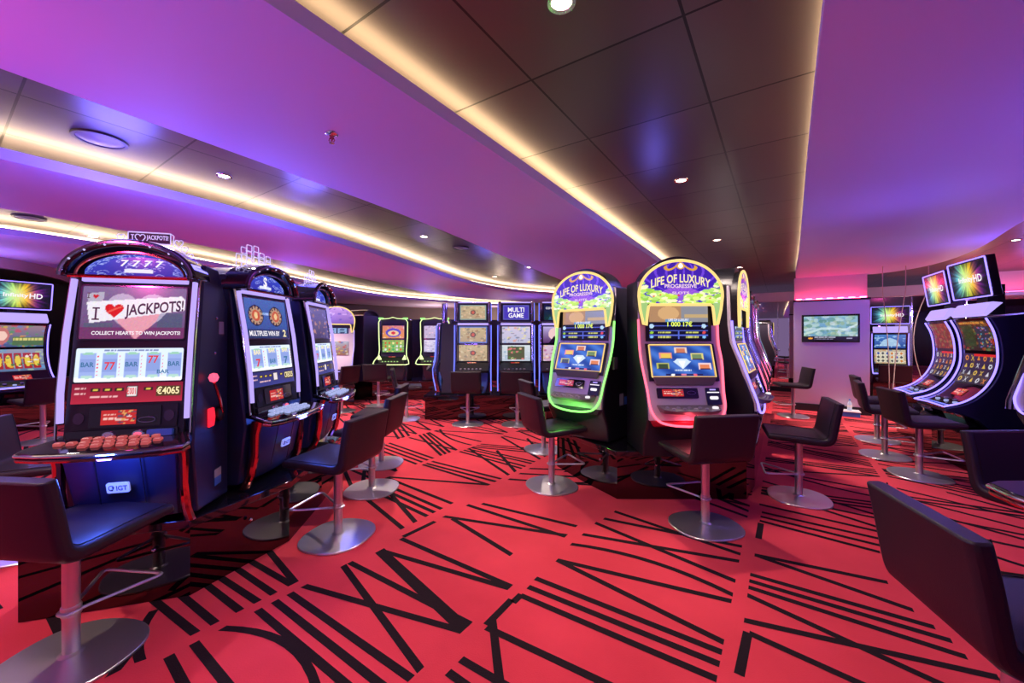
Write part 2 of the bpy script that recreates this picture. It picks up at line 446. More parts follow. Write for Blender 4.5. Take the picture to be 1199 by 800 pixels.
def art_lux_topper(P):      # P maps (u, v) -> is used only for shape; picture in unit square
    a = Art(110, 84).grad((.26, .14, .74), (.24, .12, .62))
    for k in range(16):
        t = -PI * .05 + k * PI * 1.1 / 15; a.poly([(.5, .15), (.5 + math.cos(t) * .9, .15 + math.sin(t) * .9), (.5 + math.cos(t + .05) * .9, .15 + math.sin(t + .05) * .9)], (.55, .35, .95), .6)
    a.ell(.5, .2, .25, .2, (.75, .45, .9), .6)
    R = random.Random(5)
    for sx in (-1, 1):
        for _ in range(120):
            t = R.random(); x = .5 + sx * (.06 + .46 * t); y = R.uniform(-.02, .20 + .32 * t ** 1.6)
            a.ell(x, y, .04, .035, R.choice([(.75, .9, .3), (.85, .95, .5), (.6, .8, .3), (.95, .95, .75), (.7, .88, .45)]))
    a.speck(9, .05, .02, .95, .22, [(.9, .2, .25), (.2, .3, .8), (.95, .95, 1)], (.012, .02), 8)
    for sx in (-1, 1):
        for k in range(14):
            t = k / 13; a.ell(.5 + sx * (.07 + .26 * t), .93 - .1 * math.sin(t * PI) - .05 * t, .022, .026, (.85, .62, .2))
    a.ell(.5, .9, .085, .085, (.85, .65, .25)).ell(.5, .9, .055, .06, (.97, .95, 1))
    return a
def art_jackpot():
    a = Art(90, 50, (.06, .06, .16))
    a.rect(0, .5, 1, 1, (.72, .55, .40)).rect(.55, .5, 1, 1, (.50, .58, .70), .7).ell(.33, .75, .18, .2, (.9, .72, .5), .8).rect(.6, .62, 1, .72, (.85, .7, .45), .8)
    a.rect(.28, .5, .68, .58, (.35, .6, .85), .9)
    for y in (.0, .13, .27): a.rect(0, y + .10, 1, y + .125, (.35, .42, .85))
    a.rect(.49, 0, .51, .25, (.35, .42, .85))
    for x in (.04, .93):
        a.ell(x, .38, .04, .06, (.75, .88, 1)); a.ell(x, .06, .03, .04, (.55, .8, 1)); a.ell(x, .19, .03, .04, (.6, .8, .2) if x < .5 else (.9, .3, .3))
    for (x0, y) in ((.15, .035), (.15, .165), (.62, .035), (.62, .165)): a.dashes(x0, x0 + .22, y, .055, (.9, .9, .45), 5, int(x0 * 90 + y * 100))
    return a
def art_diamond():
    a = Art(100, 60); a.a = np.stack([.12 + .16 * np.sin(a.x * 7 + a.y * 6) ** 2, .28 + .2 * np.sin(a.x * 7 + a.y * 6) ** 2, .62 + .22 * np.sin(a.x * 7 + a.y * 6) ** 2], -1)
    for r in ((0, 0, 1, .03), (0, .97, 1, 1), (0, 0, .02, 1), (.98, 0, 1, 1)): a.rect(*r, (.85, .65, .3))
    for (x, y, c, d) in ((.5, .83, (.95, .85, .8), (.8, .4, .25)), (.25, .66, (.97, .6, .5), (.95, .85, .3)), (.75, .64, (.9, .85, .5), (.35, .5, .35)), (.19, .34, (.75, .75, .35), (.1, .2, .15)), (.85, .33, (.97, .85, .85), (.9, .45, .2))):
        a.rect(x - .1, y - .1, x + .1, y + .1, c).rect(x - .075, y - .075, x + .075, y + .055, d, .8).rect(x - .08, y - .1, x + .08, y - .07, (.3, .1, .1))
    a.poly([(.5, .24), (.36, .47), (.42, .56), (.58, .56), (.64, .47)], (.85, .93, 1)).poly([(.5, .24), (.44, .5), (.56, .5)], (1, 1, 1))
    a.dashes(.37, .63, .18, .05, (.9, .95, 1), 9).rect(.22, .04, .8, .09, (.1, .1, .3)).ell(.33, .06, .03, .04, (1, 1, 1)).rect(.46, .04, .54, .09, (.9, .5, .6)).ell(.68, .06, .03, .04, (.95, .4, .5))
    return a
def art_bill(W=36, H=14):
    return Art(W, H, (.78, .16, .14)).speck(26, .5, .1, 1, .95, [(.95, .9, .9), (.3, .25, .35), (.9, .7, .4), (.95, .8, .75)], (.03, .1), 4).dashes(.06, .45, .62, .12, (1, .85, .8), 5).dashes(.06, .45, .36, .12, (1, .85, .8), 4)
def art_filigree(W=90, H=36, seed=2):
    a = Art(W, H).grad((.16, .18, .66), (.24, .30, .80)); R = random.Random(seed)
    for _ in range(46):
        cx, cy, r = R.random(), R.random(), R.uniform(.03, .08)
        for k in range(18):
            t = k * .3; a.ell(cx + r * (1 - k / 26) * math.cos(t), cy + 2 * r * (1 - k / 26) * math.sin(t), .006, .016, (.72, .78, 1), .8)
    return a
# ================================================================ the setting
def struct(mb, name, m, **k):
    return tag(mb.build(name, m, **k), kind='structure')
# ---- carpet with its black stroke pattern (strokes run between seams 1.1 m apart)
def seam_pt(s, t): return D1 * s + D2 * t
SW = 1.11; T0_ = .20
fl_mb = MB()
fl_mb.face([fl_mb.v(p) for p in ((-15, -6, 0), (17, -6, 0), (17, 19, 0), (-15, 19, 0))]); fl_mb.mi = 1
_zi = [0]
def stroke(p, q, wd=.042, bow=0.):
    _zi[0] += 1; z = .0012 + .00008 * (_zi[0] % 9)
    p, q = Vector(p), Vector(q); d = q - p
    if d.length < .02: return
    nrm = Vector((-d.y, d.x)).normalized(); K = 9 if bow else 1
    L_, R_ = [], []
    for i in range(K + 1):
        t = i / K; c = p + d * t + nrm * (bow * 4 * t * (1 - t))
        # ends are cut along the seam direction
        cut = D1 if abs(d.normalized().dot(D1)) < .93 else nrm
        k = wd / 2 / max(abs(cut.dot(nrm)), .35)
        k = k * (1 if cut.dot(nrm) > 0 else -1)
        a = c + cut * k if not bow else c + nrm * wd / 2; b = c - cut * k if not bow else c - nrm * wd / 2
        L_.append(fl_mb.v((a.x, a.y, z))); R_.append(fl_mb.v((b.x, b.y, z)))
    for i in range(K): fl_mb.face([L_[i], R_[i], R_[i + 1], L_[i + 1]])
c4 = lambda x, y: fl(600 + x / 2, 500 + y / 2)
c3 = lambda x, y: fl(x / 2, 500 + y / 2)
NEAR = {0: [(c4(105, 312), c4(528, 412)), (c4(105, 312), c4(510, 512)), (c4(55, 355), c4(508, 535)), (c4(38, 375), c4(500, 562)), (c4(20, 395), c4(495, 598)),
            (c4(2, 412), c4(22, 393)), (c4(138, 275), c4(530, 398), .09), (c4(165, 252), c4(548, 318)), (c4(195, 225), c4(538, 368)), (c4(240, 198), c4(548, 303)), (c4(215, 215), c4(560, 285)),
            (c4(-60, 470), c4(470, 720)), (c4(-45, 460), c4(-10, 760)), (c4(-120, 545), c4(420, 860)), (c4(-150, 575), c4(300, 900)), (c4(-250, 640), c4(350, 1000))],
        -1: [(c4(568, 300), c4(880, 365)), (c4(568, 300), c4(940, 430)), (c4(555, 345), c4(990, 470)), (c4(553, 360), c4(1030, 502)), (c4(551, 375), c4(1065, 540)),
             (c4(548, 393), c4(1020, 610)), (c4(538, 452), c4(1140, 588)), (c4(552, 482), c4(532, 582)), (c4(556, 484), c4(900, 640)), (c4(583, 226), c4(577, 262)),
             (c4(585, 200), c4(860, 262)), (c4(582, 210), c4(862, 278)), (c4(580, 220), c4(862, 294)), (c4(500, 620), c4(1000, 800)), (c4(490, 680), c4(900, 900))],
        1: [(c3(890, 290), c3(1100, 485), .0, .075), (c3(900, 292), c3(1199, 380)), (c3(710, 372), c3(1095, 482)), (c3(820, 318), c3(1112, 468)), (c3(805, 325), c3(992, 578)),
            (c3(680, 390), c3(978, 600)), (c3(640, 405), c3(900, 610)), (c3(600, 425), c3(830, 620)), (c3(515, 468), c3(742, 610), .09), (c3(450, 500), c3(550, 625)), (c3(390, 525), c3(450, 640)),
            (c3(940, 262), c3(1199, 375)), (c3(1040, 210), c3(1330, 255)), (c3(1060, 215), c3(1199, 300)), (c3(1095, 183), c3(1340, 262)), (c3(1130, 180), c3(1380, 240)),
            (c3(945, 258), c3(1020, 222)), (c3(1120, 470), c3(1250, 640)), (c3(1040, 545), c3(1300, 650)), (c3(1140, 465), c3(1199, 405))],
        2: [(c3(698, 372), c3(480, 110)), (c3(690, 374), c3(390, 200)), (c3(652, 398), c3(376, 210)), (c3(612, 415), c3(360, 250)), (c3(572, 438), c3(350, 265)), (c3(510, 465), c3(300, 290)), (c3(466, 490), c3(240, 310)), (c3(330, 550), c3(362, 430), .03), (c3(265, 580), c3(330, 500)), (c3(200, 600), c3(100, 400))]}
for k, ls in NEAR.items():
    for l in ls:
        p, q = l[0], l[1]; bow = l[2] if len(l) > 2 else 0.
        def clampt(p_, q_):
            lo = T0_ + k * SW + .035; hi = lo + SW - .07
            t = p_.dot(D2); u = q_.dot(D2)
            if t > hi and abs(t - u) > .05: p_ = p_ + (q_ - p_) * ((hi - t) / (u - t))
            if t < lo and abs(t - u) > .05: p_ = p_ + (q_ - p_) * ((lo - t) / (u - t))
            return p_
        if k != 1 or p.dot(D1) > -9:
            p, q = clampt(p, q), clampt(q, p)
        stroke(p, q, l[3] if len(l) > 3 else .042, bow)
RR = random.Random(21)
def strokes_for(k, s0, s1):
    lo = T0_ + k * SW + .035; hi = lo + SW - .07; s = s0
    while s < s1:
        kind = RR.choice('PPPVXNCFV'); sl = RR.uniform(-.55, .65)
        if kind == 'P':
            n = RR.randint(2, 4); g = RR.uniform(.075, .1)
            for i in range(n): stroke(seam_pt(s + i * g, lo), seam_pt(s + i * g + sl, hi))
            s += n * g + .05
        elif kind == 'V':
            stroke(seam_pt(s, lo), seam_pt(s + .5, hi)); stroke(seam_pt(s, lo), seam_pt(s + .1, hi)); s += .30
        elif kind == 'X':
            stroke(seam_pt(s, lo), seam_pt(s + .6, hi)); stroke(seam_pt(s + .5, lo), seam_pt(s + .05, hi)); s += .4
        elif kind == 'N':
            stroke(seam_pt(s, lo), seam_pt(s + .1, hi)); stroke(seam_pt(s + .12, hi), seam_pt(s + .55, lo)); stroke(seam_pt(s + .55, lo), seam_pt(s + .62, hi)); s += .66
        elif kind == 'C':
            stroke(seam_pt(s, lo), seam_pt(s + .45, hi), .042, .1); s += .22
        else:
            stroke(seam_pt(s, lo), seam_pt(s + sl, hi)); stroke(seam_pt(s + .13, lo), seam_pt(s + .13 + sl, lo + .6 * SW)); s += .26
for k in range(-11, 12):
    rng = [(-1.0, 15.5)]
    if k == 0: rng = [(3.85, 15.5)]
    if k == -1: rng = [(4.1, 15.5)]
    if k == 1: rng = [(-1., -.3), (3.9, 15.5)]
    if k == 2: rng = [(-1., 0), (2.1, 15.5)]
    for a, b in rng: strokes_for(k, a, b)
struct(fl_mb, 'floor', ['carpet', 'stripe'], doubles=False)

# ---- tiled upper ceiling, split under the middle soffit where its grid shifts
ZP = 2.92; ZS = 2.75; ZL = 2.83
def slab(d2a, d2b, name, m):
    q = MB(); P = [seam_pt(-9, d2a), seam_pt(22, d2a), seam_pt(22, d2b), seam_pt(-9, d2b)]
    q.prism([(p.x, p.y) for p in P], 'z', ZP, ZP + .05); struct(q, name, m)
slab(-14, 2.2, 'ceiling', 'panelA'); slab(2.2, 18, 'ceiling', 'panelB')

def pts(*l, h=ZS - HC): return [tuple(ray(u, v, h)) for u, v in l]
L1 = [(-5.6, -3.6)] + pts((0, 80), (228, 162), (355, 208), (438, 238), (500, 262), (573, 293), (620, 313), (663, 330)) + [(2.6, 12.2), (4.6, 15)]
R1 = [(-4.3, -3.5)] + pts((310, 0), (600, 192), (700, 260)) + [(2.33, 6.45), (3.5, 8.3), (4.9, 10.2), (7.4, 13.9)]
E3 = [(-7.6, -3.6), (-5.4, -.1)] + pts((0, 185), (150, 222), (265, 247), (345, 270), (433, 295), (500, 317), (550, 333), (600, 342), (660, 346)) + [(3.2, 12.8), (5.6, 15.2)]
G3 = [(-9.4, -3), (-7.2, .6)] + pts((0, 242), (100, 262), (250, 290), (300, 299), (362, 312), (433, 328), (500, 343)) + [(-1.6, 12.6), (.5, 14.2), (4, 16.2)]
H4 = [(-12, -.5), (-8.6, 2.6)] + pts((0, 272), (100, 287)) + [(-5.25, 6.9), (-4.84, 8.57), (-4.5, 10.8), (-3.9, 12.6), (-2.2, 14.4), (.5, 16.4)]
K4 = [(-14, 1.5), (-10.2, 5), (-8.6, 8), (-8.1, 11), (-7.2, 13.6), (-5.2, 15.8), (-3.5, 17.3)]
L2 = [(-2.25, -3.5)] + pts((966, 0), (949, 155), (936, 300), (931, 325)) + [(6.15, 8.62)]
R2 = [(4.4, -3.5), (4.15, 0), (4.55, 2.5)] + pts((1199, 255), (1160, 285), (1115, 305), (1075, 316)) + [(7.35, 7.75), (7.15, 7.9)]
def sm(l, step=.35):
    P = [Vector(p) for p in l]; out = [P[0]]
    for a, b in zip(P, P[1:]):
        n = max(1, int((b - a).length / step)); out += [a + (b - a) * (i / n) for i in range(1, n + 1)]
    for _ in range(4): out = [out[0]] + [(out[i - 1] + out[i] * 2 + out[i + 1]) / 4 for i in range(1, len(out) - 1)] + [out[-1]]
    return [(p.x, p.y) for p in out]
def side_off(l, d, toward):
    """the smoothed edge moved by d towards the slab's other edge"""
    P = [Vector(p) for p in l]; Q = [Vector(p) for p in toward]; out = []; m = len(P)
    mid = P[m // 2]; t = (P[m // 2 + 1] - P[m // 2 - 1]).normalized(); nn = Vector((-t.y, t.x)); q = min(Q, key=lambda x: (x - mid).length)
    sg = 1 if (q - mid).dot(nn) > 0 else -1
    for i in range(m):
        t = (P[min(i + 2, m - 1)] - P[max(i - 2, 0)]).normalized(); out.append(P[i] + Vector((-t.y, t.x)) * sg * d)
    return [(p.x, p.y) for p in out]
def ribbon(o, i, z0, z1, name, m):
    q = MB(); q.ringprism(o, i, 'z', z0, z1, closed=False); return struct(q, name, m)
def cove(a, b, led='warmled', dz=0., core=.33, lit=('a', 'b')):
    a, b = sm(a), sm(b)
    q = MB(); q.prism(a + b[::-1], 'z', ZS - dz, ZL - dz); struct(q, 'ceiling', 'soffit')
    for e, f, k in ((a, b, 'a'), (b, a, 'b')):
        ribbon(side_off(e, core, f), side_off(e, core + .02, f), ZL - dz, ZP, 'ceiling', 'cream')
        if k in lit: ribbon(side_off(e, .05 if e is not a or led != 'warmled' else .03, f), side_off(e, .15 if e is not a or led != 'warmled' else .09, f), ZL - dz + .002, ZL - dz + .014, 'trim', led)
cove(L1, R1, lit='b'); cove(E3, G3, 'warmledL', .0008, lit='a'); cove(H4, K4, 'warmledL', .0016, lit='a')
cove(L2, R2, lit='a')

# ---- walls
NW = Vector((.828, -.561)) 
def wall_seg(a, b, z0, z1, th, name, m, **k):
    a, b = Vector(a), Vector(b); d = (b - a).normalized(); n = Vector((-d.y, d.x)) * th
    q = MB(); q.prism([tuple(a), tuple(b), tuple(b + n), tuple(a + n)], 'z', z0, z1); return struct(q, name, m, **k)
wall_seg((-15, 17.6), (6, 17.6), 0, 2.95, .15, 'wall_back', 'beige')
wall_seg((-9.2, 13.4), (-2.6, 13.4), 0, 2.1, .12, 'wall_back', 'darkwall')
wall_seg((-2.6, 13.4), (3.5, 14.6), 0, 2.1, .12, 'wall_back', 'darkwall')
wall_seg((-12.2, 3.2), (-12.2, 17.6), 0, 2.92, .15, 'wall_left', 'darkwall')
wall_seg((16.5, -5.6), (16.5, 10), 0, 2.92, -.15, 'wall_right', 'darkwall')
wall_seg((3.2, -5.6), (16.5, -5.6), 0, 2.92, -.15, 'wall_rear', 'darkwall')
# curved pale bulkhead behind the far left cabinets
q = MB(); arc = sm([(-8.6, 4.6), (-7.8, 5.7), (-8.1, 7.1), (-9.3, 8.6)])
rings = []
for i, (x, y) in enumerate(arc):
    t = i / (len(arc) - 1); zb = 2.60 - .04 * t
    rings.append([(x, y, zb), (x, y, 2.748), (x - .15, y + .15, 2.748), (x - .15, y + .15, zb)])
q.loft(rings); struct(q, 'wall_left', 'beige', smooth=True)

# ---- mirror wall beyond the television column, pale header over it
def dd(s, t): p = D1 * s + D2 * t; return (p.x, p.y)
MS = 13.5
a0, b0 = dd(MS, 1.2), dd(MS, -8.5)
wall_seg(b0, a0, 0, 2.5, -.1, 'wall_right', 'darkwall')
q = MB(); q.prism([dd(MS - .09, 1.15), dd(MS - .09, -8.4), dd(MS - .02, -8.4), dd(MS - .02, 1.15)], 'z', .12, 2.5); struct(q, 'wall_mirror', 'mirror')
q = MB(); q.prism([dd(MS - .22, 1.25), dd(MS - .22, -8.6), dd(MS + .2, -8.6), dd(MS + .2, 1.25)], 'z', 2.5, 2.75); struct(q, 'trim', 'header', bevel=.008)
q = MB()
for t in (1.0, .1, -.8, -1.7, -2.6, -3.5, -4.4, -5.3): q.prism([dd(MS - .12, t), dd(MS - .12, t - .02), dd(MS - .09, t - .02), dd(MS - .09, t)], 'z', .12, 2.5)
struct(q, 'trim', 'chrome')
q = MB(); q.prism([dd(MS - .14, 1.15), dd(MS - .14, -8.4), dd(MS - .09, -8.4), dd(MS - .09, 1.15)], 'z', 0, .12); struct(q, 'baseboard_right', 'black')
# pink lit bulkhead at the far right
q = MB(); q.prism([dd(MS - .75, -3.1), dd(MS - .75, -8.4), dd(MS - .2, -8.4), dd(MS - .2, -3.1)], 'z', 2.38, 2.46); struct(q, 'trim', 'header', bevel=.01)
q = MB(); q.prism([dd(MS - .45, -3.2), dd(MS - .45, -8.4), dd(MS - .24, -8.4), dd(MS - .24, -3.2)], 'z', 2.46, 2.92); struct(q, 'wall_right', 'header')
q = MB(); q.prism([dd(MS - .62, -3.15), dd(MS - .62, -8.3), dd(MS - .59, -8.3), dd(MS - .59, -3.15)], 'z', 2.461, 2.475); struct(q, 'trim', 'pinkled')

# ---- television column: satin metal wall, black foot, pink cove over it
A = Vector((5.88, 8.30)); W_ = 1.19; B = A + NW * W_
back = Vector((-NW.y, NW.x))  # away from camera
def col(d0, d1, z0, z1, ext, name, m, **k):
    q = MB(); P = [A - NW * ext + back * d0, B + NW * ext + back * d0, B + NW * ext + back * d1, A - NW * ext + back * d1]
    q.prism([tuple(p) for p in P], 'z', z0, z1); return struct(q, name, m, **k)
col(0, .5, .14, 2.23, 0, 'wall_front', 'satinwall', bevel=.004)
col(-.04, .5, 0, .14, .02, 'baseboard_front', 'black')
col(-.03, .5, 2.23, 2.265, .01, 'trim', 'black')
col(.22, .5, 2.265, 2.75, -.01, 'wall_front', 'header')
col(.09, .12, 2.266, 2.28, -.05, 'trim', 'pinkled')
for i in range(7):
    p = A + NW * (W_ * (i + .5) / 7) + back * .10
    q = MB(); q.box(-.05, .05, -.015, .015, 0, .02); o = struct(q, 'trim', 'pinkled'); o.location = (p.x, p.y, 2.28); o.rotation_euler.z = math.atan2(NW.y, NW.x)

# low dark plinth in front of the column with its small things
q = MB(); P = [A + NW * .55 - back * .12, A + NW * 2.6 - back * .12, A + NW * 2.6 + back * .5, A + NW * 1.25 + back * .5, A + NW * 1.25 - back * .045, A + NW * .55 - back * .045]
# ================================================================ slot machines
def arch(a, b, z0, n=24, x0=0.): return [(x0 + a * math.cos(PI * i / n), z0 + b * math.sin(PI * i / n)) for i in range(n + 1)]
def plate(F, x0, x1, b0, b1, n0, n1, name, m, parent, r=0., bevel=0.):
    q = MB(); q.F = F; P = rrect(x0, x1, b0, b1, r) if r else [(x0, b0), (x1, b0), (x1, b1), (x0, b1)]
    q.loft([[(x, b, n0) for x, b in P], [(x, b, n1) for x, b in P]]); return q.build(name, m, parent, bevel=bevel)
def rimmed(F, x0, x1, b0, b1, t, n0, n1, name, m, parent, r=.01):
    q = MB(); q.F = F; O = rrect(x0 - t, x1 + t, b0 - t, b1 + t, r + t); I = rrect(x0, x1, b0, b1, r)
    n = len(O); ro = [[q.v((x, b, nn)) for x, b in O] for nn in (n0, n1)]; ri = [[q.v((x, b, nn)) for x, b in I] for nn in (n0, n1)]
    for i in range(n):
        j = (i + 1) % n
        q.face([ro[0][i], ro[0][j], ro[1][j], ro[1][i]]); q.face([ri[0][i], ri[1][i], ri[1][j], ri[0][j]]); q.face([ro[1][i], ro[1][j], ri[1][j], ri[1][i]]); q.face([ro[0][i], ri[0][i], ri[0][j], ro[0][j]])
    return q.build(name, m, parent)

def serif(parent, F, cx, cy, w_, h_, n, m):
    q = MB(); q.F = F
    for x0, x1, y0, y1 in ((-.14, .14, -.5, .5), (-.5, .5, .38, .5), (-.5, .5, -.5, -.38)):
        q.face([q.v((cx + x * w_, cy + y * h_, n)) for x, y in ((x0, y0), (x1, y0), (x1, y1), (x0, y1))])
    return q.build('lettering', m, parent)
def igt(loc, rz, label, kind, group='arch topped reel machines of the left bank', dp=.50):
    """arch topped reel cabinet; local y = 0 is the screen plane at arch height, -y the player"""
    t = empty('slot_machine', loc, rz, label, 'slot machine', group); tl = .125; t.scale = (.81, 1, 1)
    yf = lambda z: -(1.82 - z) * math.tan(tl)
    side = [(yf(.5) + .12, .50), (dp, .46), (dp, 1.70), (dp - .14, 1.93), (.05, 1.93), (.02, 1.82), (yf(1.0) + .02, 1.0), (yf(.9) + .02, .9)]
    q = MB()
    q.prism(side, 'x', -.365, .365); cab = q.build('cabinet', 'navy' if kind != 'offstage' else 'navy', t, bevel=.012)
    F = frame((0, yf(.95), .95), tl)
    b = lambda z: (z - .95) / math.cos(tl)
    # bezel
    q = MB(); q.F = F
    q.loft([[(x, bb, 0) for x, bb in rrect(-.325, .325, b(.97), b(1.83), .01)], [(x, bb, .022) for x, bb in rrect(-.325, .325, b(.97), b(1.83), .01)]]); q.build('bezel', 'black', t)
    # side light bars and chrome edges
    for s in (-1, 1):
        q = MB(); q.F = F; q.tube([(s * .343, b(1.05), .03), (s * .346, b(1.2), .042), (s * .346, b(1.5), .045), (s * .343, b(1.81), .03)], .0155, 8); q.build('light_bar', 'led', t, smooth=True)
        q = MB(); q.F = F; q.tube([(s * .366, b(.97), .02), (s * .368, b(1.2), .035), (s * .368, b(1.5), .038), (s * .366, b(1.83), .02)], .0075, 6); q.build('edge_trim', 'chrome', t, smooth=True)
        q = MB(); x = s * .335
        q.loft([[(x + .028 * math.cos(a) * k, y + .03 * math.sin(a) * k, z) for a in [i * PI / 5 for i in range(10)]] for z, y, k in ((.47, yf(.5) + .10, 1.1), (.56, yf(.6) + .04, 1.), (.7, yf(.7) + .0, .9), (.84, yf(.85) - .02, 1.), (.93, yf(.93) - .05, 1.3))])
        q.build('column', 'redchrome', t, smooth=True)
    # top light
    plate(F, -.30, .30, b(1.80), b(1.822), .022, .036, 'light_strip', 'led', t, .004)
    # top glass
    top = {'heart': art_heart, 'medal': art_medals}.get(kind, lambda: art_blobs((.25, .2, .4), (.35, .35, .6), [(.7, .5, .4), (.5, .5, .8), (.85, .6, .5), (.3, .3, .5)], 9, 40))()
    sc = picture('top_screen', top, flat(F, -.295, .295, b(1.488), b(1.775), .024), t)
    rimmed(F, -.295, .295, b(1.488), b(1.775), .008, .02, .03, 'screen_frame', 'darkchrome', t)
    bz = lambda z: b(z)
    if kind == 'heart':
        text('lettering', 'JACKPOTS!', 'txblack', sc, F, .125, bz(1.652), .30, .066, .026, bend=lambda a, c: (.112 + a * .335, bz(1.651) + c * .082 + a * .030))
        serif(sc, F, -.215, bz(1.625), .040, .070, .026, 'txblack')
        text('lettering', 'COLLECT HEARTS TO WIN JACKPOTS!', 'txwhite', sc, F, .02, bz(1.517), .50, .026, .026)
        serif(sc, F, -.262, bz(1.724), .018, .030, .026, 'txblack')
    elif kind == 'medal':
        text('lettering', 'MULTIPLIES WIN BY', 'txwhite', sc, F, -.05, bz(1.525), .42, .038, .026)
        text('lettering', '2', 'txgold', sc, F, .235, bz(1.528), .05, .055, .026)
    # reels
    R = picture('reel_window', art_reels(5 if kind in ('heart', 'offstage') else 3), flat(F, -.30, .30, b(1.258), b(1.437), .024), t, 'screenhi')
    rimmed(F, -.30, .30, b(1.258), b(1.437), .007, .02, .03, 'window_frame', 'black', t)
    if kind == 'heart':
        for i, (s, z) in enumerate((('BAR', 1.35), ('77', 1.342), ('BAR', 1.35), ('77', 1.375), ('BAR', 1.35))):
            x = -.30 + .6 * (i + .5) / 5 + .006; text('lettering', s, 'txcyan' if s == 'BAR' else 'txred', R, F, x, bz(z), .07 if s == 'BAR' else .058, .026 if s == 'BAR' else .042, .026)
        text('lettering', 'BAR', 'txcyan', R, F, .186, bz(1.308), .07, .022, .026)
    elif kind != 'offstage':
        for i, (s, z, m) in enumerate((('BAR', 1.39, 'txgold'), ('BAR', 1.40, 'txgold'), ('BAR', 1.40, 'txgold'), ('7', 1.315, 'txred'), ('BAR', 1.32, 'txcyan'), ('7', 1.32, 'txcyan'))):
            x = -.30 + .6 * ((i % 3) + .5) / 3 + .006; text('lettering', s, m, R, F, x, bz(z), .09 if s == 'BAR' else .06, .034 if s == 'BAR' else .056, .026)
    # information strip
    I = picture('information_strip', art_redinfo() if kind == 'heart' else art_redinfo((.22, .24, .55), (.18, .18, .42)), flat(F, -.305, .305, b(1.145), b(1.25), .024), t)
    if kind == 'heart':
        text('lettering', '€001', 'txred', I, F, .015, bz(1.207), .052, .038, .026); text('lettering', '€4065', 'txgold', I, F, .222, bz(1.205), .13, .042, .026)
    elif kind == 'medal':
        text('lettering', 'CRED25', 'txgold', I, F, .222, bz(1.205), .13, .042, .026)
    # bill panel
    bp = plate(F, -.29, .29, b(1.012), b(1.135), .02, .034, 'bill_panel', 'grey' if kind == 'x' else 'black', t, .01)
    plate(F, -.19, .20, b(1.02), b(1.128), .034, .040, 'reader_plate', 'gloss', bp, .008)
    picture('small_screen', art_bill(), flat(F, -.125, .065, b(1.032), b(1.108), .042), bp)
    for s in (-1, 1):
        q = MB(); q.F = F; q.loft([[(s * .245 + .03 * math.cos(a), b(1.07) + .03 * math.sin(a), n) for a in [i * PI / 8 for i in range(16)]] for n in (.034, .038)]); q.build('speaker', 'satin', bp)
    q = MB(); q.F = F; q.tube([(.075 + .05 + .048 * math.cos(a), b(1.052) + .014 * math.sin(a), .041) for a in [i * PI / 8 for i in range(16)]], .004, 6, True); q.build('card_slot', 'darkchrome', bp)
    # row of reader, lamps and slot over the deck
    rd = plate(F, -.30, .30, b(.955), b(1.005), .02, .04, 'control_row', 'gloss', t, .006)
    for x, m in ((-.075, 'stickgrey'), (.085, 'redball')):
        q = MB(); q.F = F; q.loft([[(x + .036 * k * math.cos(a), b(.98) + .02 * k * math.sin(a), n) for a in [i * PI / 10 for i in range(20)]] for n, k in ((.04, 1), (.05, .85))]); q.build('lamp_ring', 'chrome', rd, smooth=True)
        q = MB(); q.F = F; q.loft([[(x + .02 * math.cos(a), b(.98) + .009 * math.sin(a), n) for a in [i * PI / 10 for i in range(20)]] for n in (.05, .054)]); q.build('lamp', m, rd)
    plate(F, .14, .28, b(.965), b(1.0), .04, .06, 'ticket_mouth', 'stickblue', rd, .008)
    # deck
    yd = yf(.97); q = MB()
    out = [(-.345, yd + .04), (-.36, yd - .03), (-.425, yd - .15), (-.415, yd - .19)] + [(x, yd - .205 - .025 * (1 - (x / .40) ** 2)) for x in (-.3, -.15, 0, .15, .3)] + [(.415, yd - .19), (.425, yd - .15), (.36, yd - .03), (.345, yd + .04)]
    def dz(y): return .945 + (y - (yd - .22)) * .16
    q.loft([[(x, y, dz(y) - .035 + .0 * y) for x, y in out], [(x, y, dz(y)) for x, y in out]]); dk = q.build('button_deck', 'gloss', t, bevel=.006)
    q = MB(); q.tube([(x, y, dz(y) - .012) for x, y in out[1:-1]], .0085, 8); q.build('deck_rim', 'chrome', dk, smooth=True)
    q = MB(); q.tube([(x * .985, y + .012, dz(y) - .034) for x, y in out[2:-2]], .014, 8); q.build('under_rim', 'redchrome', dk, smooth=True)
    bm_ = 'btnred' if kind == 'heart' else 'btnblue'
    for row, (n, x0, x1, yy) in enumerate(((7, -.17, .20, yd - .065), (9, -.27, .24, yd - .115), (6, -.12, .20, yd - .155))):
        for i in range(n):
            x = x0 + (x1 - x0) * i / (n - 1)
            q = MB(); q.loft([[(x + sx * .020 * k, yy + sy * .015 * k, dz(yy) + z) for sx, sy in ((-1, -1), (1, -1), (1, 1), (-1, 1))] for z, k in ((-.004, 1), (.010, .95), (.014, .7))]); q.build('button', bm_, dk)
    # belly
    q = MB(); yb = yf(.7)
    q.loft([[(sx * w_, y, z) for sx, y in ((-1, yy), (-.45, yy - .018), (.45, yy - .018), (1, yy), (1, yy + .1), (-1, yy + .1))] for z, w_, yy in ((.50, .26, yb + .09), (.60, .285, yb + .03), (.90, .31, yb - .03))])
    be = q.build('belly_door', 'navy', t, bevel=.008)
    Fb = frame((0, yb - .025, .72), -.2)
    for x in (-.115, .125):
        q = MB(); q.F = frame((0, yb - .022, .72), -.2); q.box(x - .002, x + .002, -.15, .15, 0, .004); q.build('panel_joint', 'gloss', be)
    lg = plate(Fb, -.055, .065, -.025, .030, .016, .026, 'maker_badge', 'badge', be, .009)
    text('lettering', 'IGT', 'txbadge', lg, Fb, .027, .002, .058, .028, .028)
